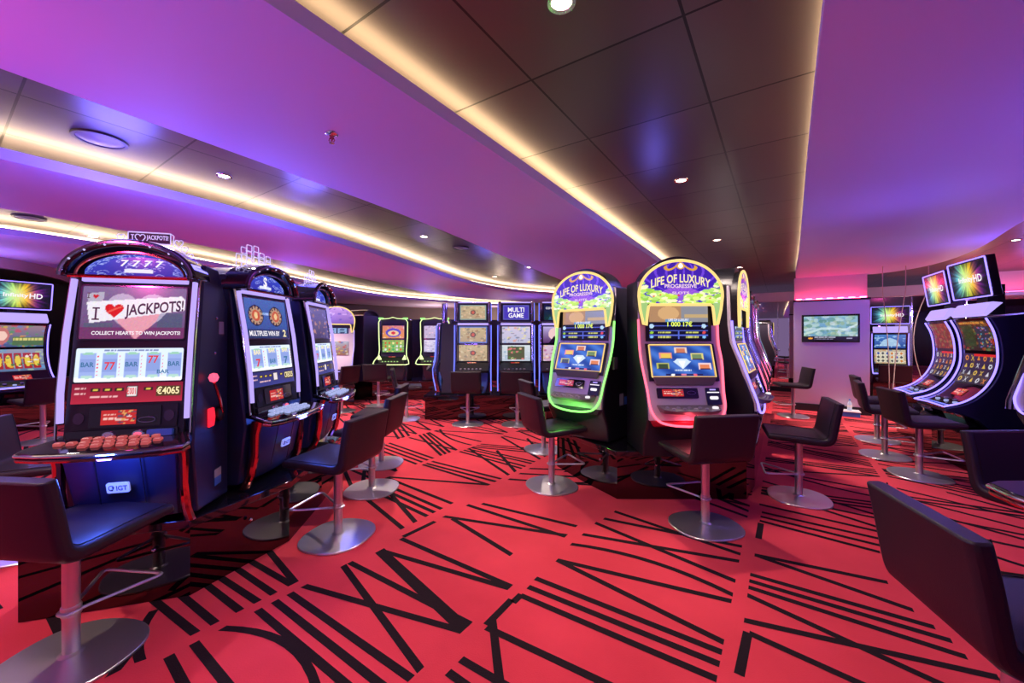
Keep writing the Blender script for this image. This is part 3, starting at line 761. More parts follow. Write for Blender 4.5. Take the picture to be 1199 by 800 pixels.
    q = MB(); q.F = Fb; q.tube([(-.028 + .014 * math.cos(a), .003 + .014 * math.sin(a), .027) for a in [i * PI / 9 for i in range(16)]], .0022, 5); q.tube([(-.028 + .009 * math.cos(a), .001 + .008 * math.sin(a), .027) for a in [-2 + i * PI / 8 for i in range(9)]], .003, 5); q.build('emblem', 'txbadge', lg)
    q = MB(); q.ball((-.03, yd - .19, .915), .009); q.build('deck_lamp', 'ledblue', dk)
    # arch hood
    q = MB(); z0 = 1.826
    O = arch(.375, .205, z0); I = arch(.315, .155, z0 + .0)
    def hood(y0, y1, a, b_, a2, b2):
        q.ringprism(arch(a, b_, z0), arch(a2, b2, z0), 'y', y0, y1, closed=False)
    hood(-.11, .08, .385, .205, .335, .165); hd = q.build('arch_hood', 'gloss', t, bevel=.012, smooth=True)
    q = MB(); q.prism(arch(.37, .19, z0), 'y', -.01, dp - .16); q.build('hood_back', 'black', hd, smooth=True)
    q = MB(); q.tube([(x, -.112, z) for x, z in arch(.362, .187, z0)], .010, 6); q.build('hood_trim', 'darkchrome', hd, smooth=True)
    q = MB(); q.tube([(x, -.075, z) for x, z in arch(.305, .132, z0 + .006)], .008, 6); q.tube([(-.33, -.09, z0), (.33, -.09, z0)], .010, 6); q.build('inner_trim', 'redchrome' if kind == 'heart' else 'darkchrome', hd, smooth=True)
    for k in range(7):
        a = math.radians(28 + k * 20.5); q = MB(); q.ball((.352 * math.cos(a), -.114, z0 + .178 * math.sin(a)), .006, 8); q.build('hood_stud', 'acry', hd)
    fa = art_filigree(seed={'heart': 2, 'medal': 5}.get(kind, 8)).rect(.38, .16, .66, .34, (.9, .92, 1))
    def Pa(u, v):
        x = (u - .5) * .58; top_ = .126 * math.sqrt(max(0, 1 - (x / .295) ** 2)) + .001
        return (x, -.03, z0 + .014 + v * top_ * .95)
    ap = picture('arch_picture', fa, Pa, hd)
    Fa = frame((0, -.03, z0 + .014), 0)
    if kind == 'heart': text('lettering', '7 7 7 7', 'txwhite', ap, Fa, .03, .070, .24, .036, .004, shear=.3)
    elif kind == 'medal': text('lettering', '$', 'txwhite', ap, Fa, .0, .065, .05, .085, .004)
    # clear topper cut in outline, lit at its edges
    if kind == 'heart':
        q = MB(); y = .02
        q.tube([(x, y, z) for x, z in rrect(-.085, .165, 2.035, 2.098, .006)], .0034, 6, True)
        q.tube([(x, y, z) for x, z in [(.165, 2.098), (.185, 2.085), (.18, 2.03), (.15, 2.005), (.06, 2.005)]], .0028, 6)
        def ht(cx, cz, r): q.tube([(x, y, z) for x, z in heart(cx, cz, r, r * .95, 18)], .0028, 5, True)
        ht(-.015, 2.066, .030)
        for cx, cz, r in ((-.125, 2.065, .024), (-.17, 2.035, .017), (-.215, 2.02, .020), (-.26, 1.985, .020), (-.30, 1.95, .015), (.215, 2.045, .026), (.25, 2.01, .022), (.285, 1.975, .018), (.315, 1.93, .015)): ht(cx, cz, r)
        q.tube([(x, y, z) for x, z in arch(.335, .175, 1.87)[2:-2]], .0028, 5)
        tp = q.build('edge_lit_topper', 'acry', t, smooth=True)
        F0 = frame((0, y, 0), 0); serif(tp, F0, -.058, 2.066, .02, .036, .003, 'acry'); text('lettering', 'JACKPOTS!', 'acry', tp, F0, .088, 2.067, .13, .034)
        plate(F0, -.084, .164, 2.036, 2.097, -.003, -.001, 'topper_plate', 'navy', tp)
    elif kind != 'offstage':
        q = MB(); y = .02
        sets = ((-.25, 1.97, .16), (-.19, 2.02, .17), (-.12, 2.06, .15), (-.03, 2.08, .13), (.05, 2.06, .10), (.14, 2.05, .10), (.2, 2.0, .09)) if kind == 'medal' else ((-.2, 1.99, .1), (-.13, 2.03, .1), (-.05, 2.06, .12), (.03, 2.06, .12), (.1, 2.03, .1))
        for cx, cz, hh in sets:
            for k in range(3): q.tube([(x, y, z) for x, z in rrect(cx - .033, cx + .033, cz - .03 + k * hh / 3.2, cz + k * hh / 3.2 + .012, .008, 3)], .0032, 5, True)
        q.tube([(x, y, z) for x, z in arch(.33, .17, 1.87)[2:-2]], .0028, 5)
        q.build('edge_lit_topper', 'acry', t, smooth=True)
    # lever on the right flank
    if kind != 'offstage':
        lm, bmn = ('redchrome', 'redball') if kind == 'heart' else ('chrome', 'whiteball')
        q = MB(); q.lathe([(.045, 0), (.05, .01), (.05, .03), (.03, .04)], (0, 0, 0), 20)
        for v in q.bm.verts: v.co = Vector((.366 + v.co.z, .20 + v.co.x, 1.02 + v.co.y))
        hub = q.build('lever_hub', 'black', t, smooth=True)
        if kind == 'heart':
            q = MB(); q.prism([(.06, .955), (.13, .955), (.145, 1.01), (.13, 1.07), (.06, 1.07)], 'x', .366, .384); rl = q.build('side_lamp', 'redlamp', t, bevel=.01)
        q = MB(); q.tube([(.40, .20, 1.02), (.41, .14, 1.12), (.415, .06, 1.23)], .011, 8); lv = q.build('lever', lm, t, smooth=True)
        q = MB(); q.lathe([(.001, -.028), (.022, -.022), (.032, 0), (.022, .022), (.001, .028)], (.415, .05, 1.258), 18); q.build('lever_ball', bmn, lv, smooth=True)
    # flank fittings
    for y, z in ((.18, 1.62), (.16, 1.40)):
        q = MB(); q.ball((.369, y, z), .010, 10); q.build('lock', 'chrome', cab, smooth=True)
    q = MB(); q.box(.364, .368, .22, .29, 1.52, 1.60); q.build('side_label', 'stickgrey', cab)
    q = MB(); q.box(.364, .368, .16, .25, .62, .67); q.build('side_label', 'stickgrey', cab)
    q = MB(); q.box(.364, .3685, .16, .25, .57, .62); q.build('side_label', 'stickblue', cab)
    return t

def lux(loc, rz, label, ledm, art=True, group=None, topper='arch'):
    """tall cabinet with a lit arched sign; y = 0 is the plane of the upper display"""
    t = empty('slot_machine', loc, rz, label, 'slot machine', group)
    prof = [(-.225, .80), (-.22, .88), (-.175, 1.02), (-.09, 1.28), (-.03, 1.45), (-.01, 1.62), (.0, 2.0)]
    def yz(z):
        for (y0, z0), (y1, z1) in zip(prof, prof[1:]):
            if z <= z1: return y0 + (y1 - y0) * (z - z0) / (z1 - z0)
        return 0
    q = MB(); q.prism([(-.10, .46), (.40, .46), (.40, 2.02), (.04, 2.02)] + [(y + .02, z) for y, z in prof[::-1]] + [(-.19, .74), (-.12, .62)], 'x', -.335, .335); cab = q.build('cabinet', 'satin' if not art else 'black', t, bevel=.015)
    # face plate following the profile
    q = MB(); q.loft([[(-.345 + .02 * (z < 1.1), y, z), (.345 - .02 * (z < 1.1), y, z), (.345 - .02 * (z < 1.1), y + .03, z), (-.345 + .02 * (z < 1.1), y + .03, z)] for y, z in prof]); q.build('face_plate', 'silver', t, bevel=.004)
    lo = crom([(-.0, -.25, .755), (-.14, -.247, .765), (-.25, -.24, .80), (-.312, -.225, .90), (-.325, yz(1.05) - .01, 1.05), (-.350, yz(1.28) - .01, 1.28), (-.350, yz(1.45) - .01, 1.45), (-.352, yz(1.66) - .01, 1.66)], 6)
    pl = [tuple(p) for p in lo]; full = [(-x, y, z) for x, y, z in pl[::-1]][:-1] + pl
    q = MB(); q.tube(full, .010, 8); q.build('light_line', ledm, t, smooth=True)
    q = MB(); q.loft([[(sx, y, z) for sx, y, z in ((-w_, y_, z_), (w_, y_, z_), (w_, y_ + .2, z_), (-w_, y_ + .2, z_))] for w_, y_, z_ in ((.28, -.21, .74), (.315, -.23, .80))]); q.build('chin', 'redtray' if ledm == 'ledred' else 'satin', t, bevel=.015)
    if not art:
        F = frame((0, yz(1.2), 1.2), math.atan2(yz(1.45) - yz(1.05), .4)); picture('main_screen', art_blobs((.6, .4, .3), (.7, .7, .8), [(.9, .8, .3), (.9, .9, .9), (.3, .4, .7), (.8, .3, .3)], 4, 50, 40, 30), flat(F, -.24, .24, -.1, .22, .012), t)
        F1 = frame((0, -.004, 1.5), .04); picture('top_screen', art_blobs((.12, .16, .25), (.2, .25, .35), [(.8, .85, .9), (.2, .5, .6), (.9, .8, .3)], 6, 0, 30, 30, (2, 5, (.55, .7, .8), [(.2, .3, .4)])), flat(F1, -.24, .24, .0, .34, .014), t)
    else:
        F1 = frame((0, yz(1.48), 1.475), .035)
        q = MB(); q.F = F1; q.box(-.29, .29, -.01, .33, .0, .010); q.build('bezel', 'black', t)
        js = picture('jackpot_display', art_jackpot(), flat(F1, -.26, .26, .008, .312, .014), t)
        text('lettering', '1 000 17€', 'txyellow', js, F1, .01, .142, .22, .045, .016)
        text('lettering', 'LIFE OF LUXURY', 'txwhite', js, F1, .0, .178, .18, .022, .016)
        tl = math.atan2(yz(1.44) - yz(1.12), .32); F2 = frame((0, yz(1.12), 1.12), tl)
        q = MB(); q.F = F2; q.box(-.30, .30, .0, .335, .004, .018); q.build('bezel', 'black', t)
        ms = picture('main_screen', art_diamond(), flat(F2, -.272, .272, .035, .322, .022), t)
        rimmed(F2, -.272, .272, .035, .322, .006, .018, .027, 'screen_frame', 'ledgold', t, .004)
        q = MB(); q.F = F2; q.loft([[(-.24, -.035, 0), (.24, -.035, 0), (.24, -.035, .02), (-.24, -.035, .02)], [(-.27, .03, 0), (.27, .03, 0), (.27, .03, .045), (-.27, .03, .045)]]); q.build('apron', 'grey', t, bevel=.004)
        F3 = frame((0, yz(.98), .98), math.atan2(.11, .26))
        bp = plate(F3, -.245, .105, .0, .088, .004, .014, 'bill_panel', 'gloss', t, .008)
        picture('small_screen', art_bill(), flat(F3, -.20, -.02, .015, .075, .017), bp)
        q = MB(); q.F = F3; q.tube([(.045 + .035 * math.cos(a), .045 + .015 * math.sin(a), .016) for a in [i * PI / 8 for i in range(16)]], .004, 6, True); q.build('card_slot', 'darkchrome', bp)
        tk = plate(F3, .17, .29, -.055, .09, .004, .016, 'ticket_unit', 'navy', t, .006)
        plate(F3, .18, .28, .045, .053, .016, .022, 'light_slot', 'txwhite', tk); plate(F3, .195, .265, -.012, .015, .016, .022, 'light_slot', 'txwhite', tk, .01); plate(F3, .205, .255, .068, .078, .016, .02, 'light_slot', 'led', tk)
        q = MB(); out = [(-.26, -.20), (-.23, -.30), (-.14, -.335), (.16, -.335), (.25, -.30), (.27, -.20)]
        q.loft([[(x * .93, y + .03, .865) for x, y in out], [(x, y, .895 + (y + .34) * .25) for x, y in out]]); dk = q.build('button_deck', 'grey', t, bevel=.008)
        for i in range(8):
            x = -.19 + i * .045; yy = -.27 - (.025 if i % 2 else 0)
            q = MB(); q.lathe([(.015, -.004), (.015, .008), (.010, .011)], (x, yy, .895 + (yy + .34) * .25), 12); q.build('button', 'btngrey', dk, smooth=True)
        q = MB(); q.lathe([(.024, -.004), (.024, .01), (.015, .014)], (.205, -.275, .915), 16); q.build('button', 'txwhite', dk, smooth=True)
        q = MB(); q.F = None; q.box(.331, .337, .12, .20, .80, .92); q.build('side_label', 'stickgrey', cab)
        q = MB(); q.box(.331, .337, .22, .29, .80, .88); q.build('side_label', 'stickblue', cab)
        q = MB(); q.box(.333, .352, -.02, .05, 1.18, 1.30); q.build('side_catch', 'grey', cab)
    if topper == 'arch':
        # lit sign: a rounded horseshoe plate with two legs
        def outl(k):   # outline in (x, z), k shrinks it
            P = [(.325 - k, 1.615 + k * .6), (.353 - k, 1.74), (.366 - k, 1.86)]
            P += [((.366 - k) * math.cos(a), 1.87 + (.302 - k) * math.sin(a)) for a in [math.radians(6 + i * 168 / 30) for i in range(31)]]
            P += [(-.366 + k, 1.86), (-.353 + k, 1.74), (-.325 + k, 1.615 + k * .6)]
            return P
        notch = [(-.300, 1.60), (-.288, 1.72), (-.280, 1.77), (-.262, 1.785), (.262, 1.785), (.280, 1.77), (.288, 1.72), (.300, 1.60)]
        q = MB(); yF = -.075
        O = outl(0); P = O + [(.300 - 0, 1.60)][:0]
        loop = outl(0) + [(-.300, 1.605)] + notch[1:-1] + [(.300, 1.605)]
        q.prism(loop, 'y', yF, yF + .06); tp = q.build('sign_body', 'black', t)
        q = MB(); q.tube([(x, yF - .004, z) for x, z in loop], .0125, 8, True); q.build('gold_rim', 'ledgold', tp, smooth=True)
        def Pt(u, v):
            # upper field above the notch
            z = 1.79 + v * .375; k = (z - 1.87) / .302
            hw = .360 * math.sqrt(max(0, 1 - k * k)) if k > 0 else .360 - (1.87 - z) * .06
            return ((u - .5) * 2 * max(hw, .012), yF - .002, z)
        if art:
            sg = picture('sign_picture', art_lux_topper(None), Pt, tp, 'screenhi')
            for s in (-1, 1):
                q = MB(); q.prism([(s * .352, 1.80), (s * .288, 1.80), (s * .288, 1.73), (s * .303, 1.625), (s * .325, 1.625), (s * .345, 1.74)], 'y', yF - .003, yF + .01); q.build('sign_leg', 'btnlime', tp)
            F0 = frame((0, yF - .003, 0), 0)
            text('lettering', 'LIFE OF LUXURY', 'txgold', sg, F0, 0, 0, .5, .1, .003, bend=lambda a, c: (a * .52, 2.015 - .05 * (2 * a) ** 2 + c * (.075 + .0 * a)))
            text('lettering', 'PROGRESSIVE', 'txpink', sg, F0, 0, 1.948, .28, .034, .003)
            text('lettering', 'SLOTS', 'txpink', sg, F0, 0, 1.888, .15, .022, .003)
        else:
            picture('sign_picture', art_blobs((.5, .35, .7), (.85, .65, .9), [(.8, .5, .8), (.95, .8, .95), (.4, .3, .7)], 3, 30, 30, 22), Pt, tp)
        q = MB(); q.prism([(x * .86, 1.70 + (z - 1.615) * .93) for x, z in outl(0)], 'y', yF + .055, .24); q.build('sign_box', 'black', tp)
    else:
        q = MB(); q.ringprism(arch(.345, .17, 2.0), arch(.30, .13, 2.0), 'y', -.05, .4, closed=False); hd = q.build('chrome_hood', 'chrome', t, smooth=True)
        q = MB(); q.prism(arch(.30, .13, 2.0), 'y', 0, .35); q.build('hood_fill', 'black', hd)
        for s in (-1, 1):
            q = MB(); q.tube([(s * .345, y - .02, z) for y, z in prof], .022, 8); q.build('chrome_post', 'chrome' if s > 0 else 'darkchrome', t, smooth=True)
    return t

def video(loc, rz, label, arts, ledm='ledblue', topbox=True, words=None, group=None, lime=False, dp=.55):
    """two or three screen video cabinet; y = 0 is the lower screen plane"""
    t = empty('slot_machine', loc, rz, label, 'slot machine', group)
    top = 1.75 if not lime else 1.93
    q = MB(); q.prism([(.02, .46), (dp, .46), (dp, top), (.03, top), (.03, 1.4), (.02, 1.02), (.0, .9), (.06, .7)], 'x', -.31, .31); q.build('cabinet', 'satin', t, bevel=.012)
    F = frame((0, -.012, 1.13 if lime else 1.05), .03)
    q = MB(); q.F = F; q.box(-.275, .275, .0, .70, -.01, .008); q.build('bezel', 'black', t)
    sw = .258
    picture('main_screen', arts[0], flat(F, -sw, sw, .015, .305, .012), t)
    m2 = picture('upper_screen', arts[1], flat(F, -sw, sw, .345, .645, .012), t)
    plate(F, -.25, .25, .318, .332, .008, .02, 'divider', 'darkchrome', t)
    if not lime:
        for s in (-1, 1):
            q = MB(); q.loft([[(s * (x0 + w_ * math.cos(a)), y + .045 * math.sin(a), z) for a in [i * PI / 6 for i in range(12)]] for z, y, x0, w_ in ((.50, .0, .32, .03), (.75, -.05, .325, .032), (.95, -.06, .31, .036), (1.1, -.02, .305, .032), (1.5, .0, .302, .030), (1.74, .02, .305, .034))]); q.build('side_trim', 'darkchrome', t, smooth=True)
            q = MB(); q.tube([(s * .335, y, z) for y, z in ((-.06, .52), (-.11, .75), (-.12, .92), (-.075, 1.08), (-.055, 1.4), (-.045, 1.72))], .0085, 6); q.build('light_line', ledm, t, smooth=True)
        q = MB(); q.box(-.28, .28, -.03, .03, 1.72, 1.76); q.build('light_strip', 'led', t, bevel=.006)
    else:
        for s in (-1, 1):
            q = MB(); q.tube([(s * .30, -.03, 1.93), (s * .345, -.02, 1.86), (s * .34, -.02, 1.5), (s * .32, -.04, 1.2), (s * .33, -.07, 1.06), (s * .40, -.16, .95), (s * .42, -.2, .88), (s * .36, -.24, .86)], .011, 6); q.build('light_line', ledm, t, smooth=True)
            q = MB(); q.prism([(s * .24, .97), (s * .34, .97), (s * .30, 1.08)], 'y', -.14, -.10); q.build('corner_lamp', 'ledlime', t)
            q = MB(); q.box(s * .29 - .05, s * .29 + .05, -.05, .02, 1.93, 1.965); q.build('top_lamp', 'ledgreen', t)
        q = MB(); q.tube([(-.30, -.03, 1.93), (-.1, -.04, 1.945), (0, -.05, 1.975), (.1, -.04, 1.945), (.3, -.03, 1.93)], .009, 6); q.tube([(-.36, -.24, .86), (0, -.27, .86), (.36, -.24, .86)], .010, 6); q.build('light_line', ledm, t, smooth=True)
    q = MB(); q.loft([[(-.30, y0, z0), (.30, y0, z0), (.30, .05, z0), (-.30, .05, z0)] for y0, z0 in ((-.20, .86), (-.235, .90))] + [[(-.30, -.04, 1.035), (.30, -.04, 1.035), (.30, .05, 1.035), (-.30, .05, 1.035)]]); dk = q.build('button_deck', 'black', t, bevel=.01)
    Fd = frame((0, -.10, .99), .95)
    picture('small_screen', art_bill(24, 10), flat(frame((0, -.045, .975), .5), -.10, .06, .0, .06, .03), dk)
    for i in range(6):
        q = MB(); x = -.2 + i * .07; q.lathe([(.02, -.01), (.02, .012), (.013, .016)], (x, -.19, .925), 10); q.build('button', 'btnlime' if lime else 'btngrey', dk, smooth=True)
    q = MB(); q.loft([[(-w_, y, z), (w_, y, z), (w_, .04, z), (-w_, .04, z)] for z, w_, y in ((.47, .22, .0), (.6, .26, -.06), (.86, .28, -.11))]); be = q.build('belly_door', 'stickblue' if not lime else 'satin', t, bevel=.012)
    if not lime:
        pl_ = plate(frame((0, -.09, .70), -.2), -.05, .05, -.02, .025, .002, .012, 'maker_badge', 'badge', be, .006)
    if topbox:
        q = MB(); q.box(-.285, .285, .0, .34, 1.785, 2.13); tb = q.build('top_box', 'satin', t, bevel=.01)
        Ft = frame((0, -.002, 1.79), .0); ts = picture('top_screen', arts[2], flat(Ft, -.24, .24, .03, .30, .006), tb)
        for s in (-1, 1):
            q = MB(); q.box(min(s * .27, s * .33), max(s * .27, s * .33), -.03, .10, 1.775, 2.15); q.build('side_trim', 'darkchrome', tb, bevel=.02, seg=3)
            q = MB(); q.box(min(s * .33, s * .34), max(s * .33, s * .34), -.02, .0, 1.80, 2.13); q.build('light_line', ledm, tb)
        q = MB(); q.box(-.27, .27, -.01, .03, 2.13, 2.15); q.build('light_strip', 'led', tb)
        if words:
            for wd, x, b, ww, hh, m in words: text('lettering', wd, m, ts, Ft, x, b, ww, hh, .009)
    return t

HDP = [(-.05, 1.72), (.01, 1.57), (.04, 1.38), (.035, 1.17), (-.03, .98), (-.13, .84), (-.25, .75), (-.40, .695)]
def hdm(loc, rz, label, arts, sc=1., group='tall curved twin screen machines'):
    """tall concave cabinet with a tilted monitor above; y = 0 near the monitor plane"""
    t = empty('slot_machine', loc, rz, label, 'slot machine', group); t.scale = (sc, sc, sc)
    cur = [tuple(p)[1:] for p in crom([(0, y, z) for y, z in HDP], 6)]
    L_ = [0]
    for a, b in zip(cur, cur[1:]): L_.append(L_[-1] + math.dist(a, b))
    def at(s_):
        s_ = max(0, min(L_[-1] - 1e-6, s_))
        for i in range(len(L_) - 1):
            if s_ <= L_[i + 1]:
                k = (s_ - L_[i]) / (L_[i + 1] - L_[i]); a, b = cur[i], cur[i + 1]; d = Vector((b[0] - a[0], b[1] - a[1])).normalized()
                return a[0] + (b[0] - a[0]) * k, a[1] + (b[1] - a[1]) * k, (d.y, -d.x)
    def P(s_, x, n):
        y, z, nn = at(s_); return (x, y + nn[0] * n, z + nn[1] * n) if nn[0] < 0 else (x, y - nn[0] * n, z - nn[1] * n)
    tot = L_[-1]
    q = MB(); q.prism([(y + .02, z - .005) for y, z in cur] + [(-.39, .655), (-.26, .63), (-.12, .57), (-.02, .46), (.55, .46), (.55, 1.62), (.42, 1.78)], 'x', -.335, .335); cab = q.build('cabinet', 'navy', t, bevel=.01)
    q = MB(); n = 30
    q.loft([[P(tot * i / n, -.31, .004), P(tot * i / n, .31, .004), P(tot * i / n, .31, -.01), P(tot * i / n, -.31, -.01)] for i in range(n + 1)]); q.build('bezel', 'gloss', t, smooth=True)
    def cs(s0, s1, hw, art, name):
        return picture(name, art, lambda u, v: P(s1 + (s0 - s1) * v, (u - .5) * 2 * hw, .010), t)
    cs(.03, .39, .29, arts[0], 'upper_screen'); cs(.43, .80, .29, arts[1], 'lower_screen')
    for s in (-1, 1):
        q = MB(); q.tube([P(tot * i / n, s * .338, .018) for i in range(n + 1)], .0105, 8); q.build('light_line', 'ledhd', t, smooth=True)
    q = MB(); q.tube([P(tot, -.338, .018), P(tot, 0, .03), P(tot, .338, .018)], .009, 8); q.build('light_line', 'ledhd', t, smooth=True)
    q = MB(); q.tube([P(tot * .95, -.33, .012), P(tot * .95, .33, .012)], .005, 6); q.build('deck_light_line', 'ledblue', t, smooth=True)
    y0, z0, _ = at(1.08); dk = []
    sm_ = picture('small_screen', art_bill(24, 12), lambda u, v: P(.98 - .10 * v, -.10 + .2 * u, .012), t)
    for i in range(6):
        a, b, c = P(1.06 + (i % 2) * .045, -.22 + i * .09, .006); q = MB(); q.lathe([(.022, -.006), (.022, .010), (.014, .014)], (a, b, c), 12); q.build('button', 'btnblue' if i % 2 else 'btngrey', t, smooth=True)
    q = MB(); q.loft([[(-.32, y, z), (.32, y, z), (.32, y2, z2), (-.32, y2, z2)] for y, z, y2, z2 in ((-.075, 1.765, -.05, 1.735), (-.02, 1.88, .06, 1.86), (.0, 1.895, .08, 1.88))]); q.build('light_shelf', 'led', t, bevel=.006)
    q = MB(); q.box(-.10, .10, .06, .2, 1.76, 2.1); nk = q.build('monitor_neck', 'black', t)
    F = frame((0, -.02, 1.95), -.14)
    q = MB(); q.F = F; q.loft([[(x, b, n_) for x, b in rrect(-.37 * k, .37 * k, .0 + .02 * (1 - k), .46, .015)] for n_, k in ((-.09, .92), (-.02, 1), (.0, 1))]); mo = q.build('monitor', 'black', t, bevel=.004)
    hs = picture('monitor_screen', arts[2], flat(F, -.335, .335, .035, .425, .004), mo)
    rimmed(F, -.352, .352, .018, .442, .014, -.01, .010, 'light_frame', 'ledhd', mo, .01)
    text('lettering', 'Infinity', 'txwhite', hs, F, -.045, .225, .27, .08, .008); text('lettering', 'HD', 'txwhite', hs, F, .175, .23, .15, .085, .008)
    q = MB(); q.prism([(-.14, .47), (-.20, .60), (-.26, .63), (-.1, .60), (-.04, .47)], 'x', -.22, .22); q.build('belly_door', 'gloss', t, bevel=.015)
    return t
# ================================================================ plinths
def plinth(poly, label, name='machine_plinth', h=.45):
    q = MB(); ins = inset(poly, .02)
    q.prism(ins, 'z', .004, h - .05); t = q.build(name, 'mirror_black')
    tag(t, label, 'plinth')
    q = MB(); q.prism(poly, 'z', h - .05, h); q.build('top_board', 'gloss', t, bevel=.006)
    return t
left_poly = [(-2.60, 2.06), (-1.85, 2.29), (-1.615, 2.92), (-1.70, 3.60), (-1.86, 4.45), (-2.75, 4.5), (-2.95, 3.0)]
pa = plinth(left_poly, 'black mirror finish plinth under the arch topped machines, left of the aisle')
isl = [(.50, 4.62), (.70, 4.16), (.96, 3.66), (2.18, 3.66), (2.45, 3.98), (5.05, 7.82), (4.35, 8.3), (1.1, 5.6)]
pb = plinth(isl, 'black mirror finish plinth under the gold rimmed sign machines')
mbp = [(-1.60, 7.2), (1.35, 7.2), (1.35, 8.4), (-1.60, 8.4)]
pc = plinth(mbp, 'dark reddish plinth under the row of three blue lit machines at the centre back')
plinth([(-4.0, 9.42), (-1.2, 9.6), (-1.3, 10.5), (-4.1, 10.2)], 'low black plinth under the lime lit machines at the back')
plinth([(-3.45, 8.75), (-4.35, 8.6), (-4.5, 9.1), (-3.7, 9.3)], 'small black plinth under the violet arched machine at the back')
right_poly = [(5.05, 3.1), (4.95, 4.2), (5.35, 5.1), (6.15, 6.4), (6.9, 6.2), (6.3, 4.6), (6.0, 3.2)]
plinth(right_poly, 'black plinth under the curved machines on the right')
plinth([(-7.9, 5.9), (-7.6, 6.95), (-8.8, 7.3), (-9.0, 6.1)], 'black plinth under the curved machine at the far left')
plinth([(8.3, 9.3), (9.25, 8.7), (9.5, 9.2), (8.7, 9.75)], 'black plinth under the machine before the mirror wall')
for (x, y, z) in ((-2.10, 2.196, .30), (-1.665, 2.80, .30), (1.30, 3.68, .30), (.60, 4.42, .30)):
    pass
def plinth_lock(p, loc):
    q = MB(); q.ball(loc, .012, 10); q.build('lock', 'chrome', p, smooth=True)
plinth_lock(pa, (-2.02, 2.245, .30)); plinth_lock(pa, (-1.72, 2.62, .30)); plinth_lock(pb, (1.33, 3.675, .32)); plinth_lock(pb, (.86, 3.88, .31))

lamp('chin_fill', (.50, 3.90, .78), (.15, 1, .1), 2.5, .03)  # added green fill that tints the stool seat
lamp('chin_fill', (1.475, 3.26, .78), (1, .08, .12), 1.5, .03)  # added red fill in front of the red lit machine
# dark cabinet cores in the middle of the banks
q = MB(); q.prism([(1.22, 4.36), (1.75, 4.30), (2.35, 5.4), (1.9, 5.6), (1.2, 4.9)], 'z', .45, 1.98)
t = q.build('cable_cabinet', 'black', bevel=.02); tag(t, 'tall black cable cabinet between the gold rimmed sign machines', 'cabinet')
q = MB(); q.ball((1.4, 4.33, 1.9), .012, 8); q.build('lock', 'chrome', t)
q = MB(); q.prism([(-2.95, 3.15), (-2.45, 3.1), (-2.5, 4.2), (-2.95, 4.2)], 'z', .45, 1.75)
t = q.build('cable_cabinet', 'black', bevel=.02); tag(t, 'black cable cabinet behind the arch topped machines', 'cabinet')

# ================================================================ machines
igt((-2.10, 2.25, 0), yaw(.26, -.966), 'large arch topped reel machine with the I love jackpots sign and red lever', 'heart', dp=.36)
lamp('deck_and_fill_light', (-2.0, 1.93, .89), (.06, .14, 1), 17, .05)
lamp('deck_and_fill_light', (-3.15, 3.1, 1.0), (.06, .14, 1), 8, .05)  # added blue fill for the left stool; no deck stands here
lamp('deck_and_fill_light', (-1.52, 3.0, .89), (.06, .14, 1), 6, .05)
lamp('deck_and_fill_light', (-1.55, 3.9, .89), (.06, .14, 1), 5, .05)
igt((-1.88, 2.98, 0), yaw(1, -.03), 'arch topped reel machine with two round medals on its blue top screen', 'medal')
igt((-1.93, 3.88, 0), yaw(.985, .12), 'arch topped reel machine, farthest of the three on the left plinth', 'third')
igt((2.10, 1.17, 0), yaw(-1, 0), 'reel machine whose blue deck corner shows at the right edge', 'offstage', None)
lux((.77, 4.20, 0), yaw(-.68, -.73), 'gold rimmed sign machine with green light lines, left one of the plinth', 'ledgreen')
lux((1.475, 3.56, 0), yaw(.0, -1), 'gold rimmed sign machine with red light lines, facing down the aisle', 'ledred')
lux((2.31, 4.12, 0), yaw(.80, -.60), 'gold rimmed sign machine seen from its side, at the right end of the plinth', 'ledhd')
P0 = Vector((2.40, 4.26)); proto = None
rowlab = ['first chrome hooded machine behind the side-on sign machine', 'second chrome hooded machine of the receding row', 'third chrome hooded machine of the receding row', 'fourth chrome hooded machine of the receding row']
for i in range(4):
    p = P0 + D1 * (.92 * (i + 1))
    if proto is None:
        proto = lux((p.x, p.y, 0), yaw(.828, -.561), rowlab[0], 'ledred', art=False, group='chrome hooded machines of the receding row', topper='hood'); o = proto
    else:
        o = copy_tree(proto); o.location = (p.x, p.y, 0); o['label'] = rowlab[i]
CR = [(.95, .9, .7), (.7, .3, .2), (.3, .3, .3), (.6, .5, .3)]
A_cream = lambda s: art_blobs((.72, .62, .48), (.80, .72, .55), [(.62, .45, .3), (.85, .8, .65), (.55, .5, .42), (.9, .75, .6)], s, 50).ell(.5, .5, .1, .16, (.35, .3, .3)).ell(.5, .5, .06, .1, (.8, .4, .3))
frm = lambda a, c: a.rect(0, 0, 1, .06, c).rect(0, .94, 1, 1, c).rect(0, 0, .04, 1, c).rect(.96, 0, 1, 1, c)
v0 = video((-1.40, 7.62, 0), yaw(-.97, -.2), 'blue lit machine seen side-on at the left end of the centre row', [A_cream(1), A_cream(2), A_cream(3)], topbox=False, group=None, dp=.30)
q = MB(); q.lathe([(.055, 1.75), (.055, 2.16), (.04, 2.17)], (-.26, .12, 0), 14); q.build('chrome_post', 'darkchrome', v0, smooth=True)
video((-.716, 7.32, 0), 0, 'blue lit machine with cream and orange screens, leftmost of the front facing three', [A_cream(4), frm(A_cream(5), (.4, .5, .8)), frm(A_cream(6), (.55, .65, .6))])
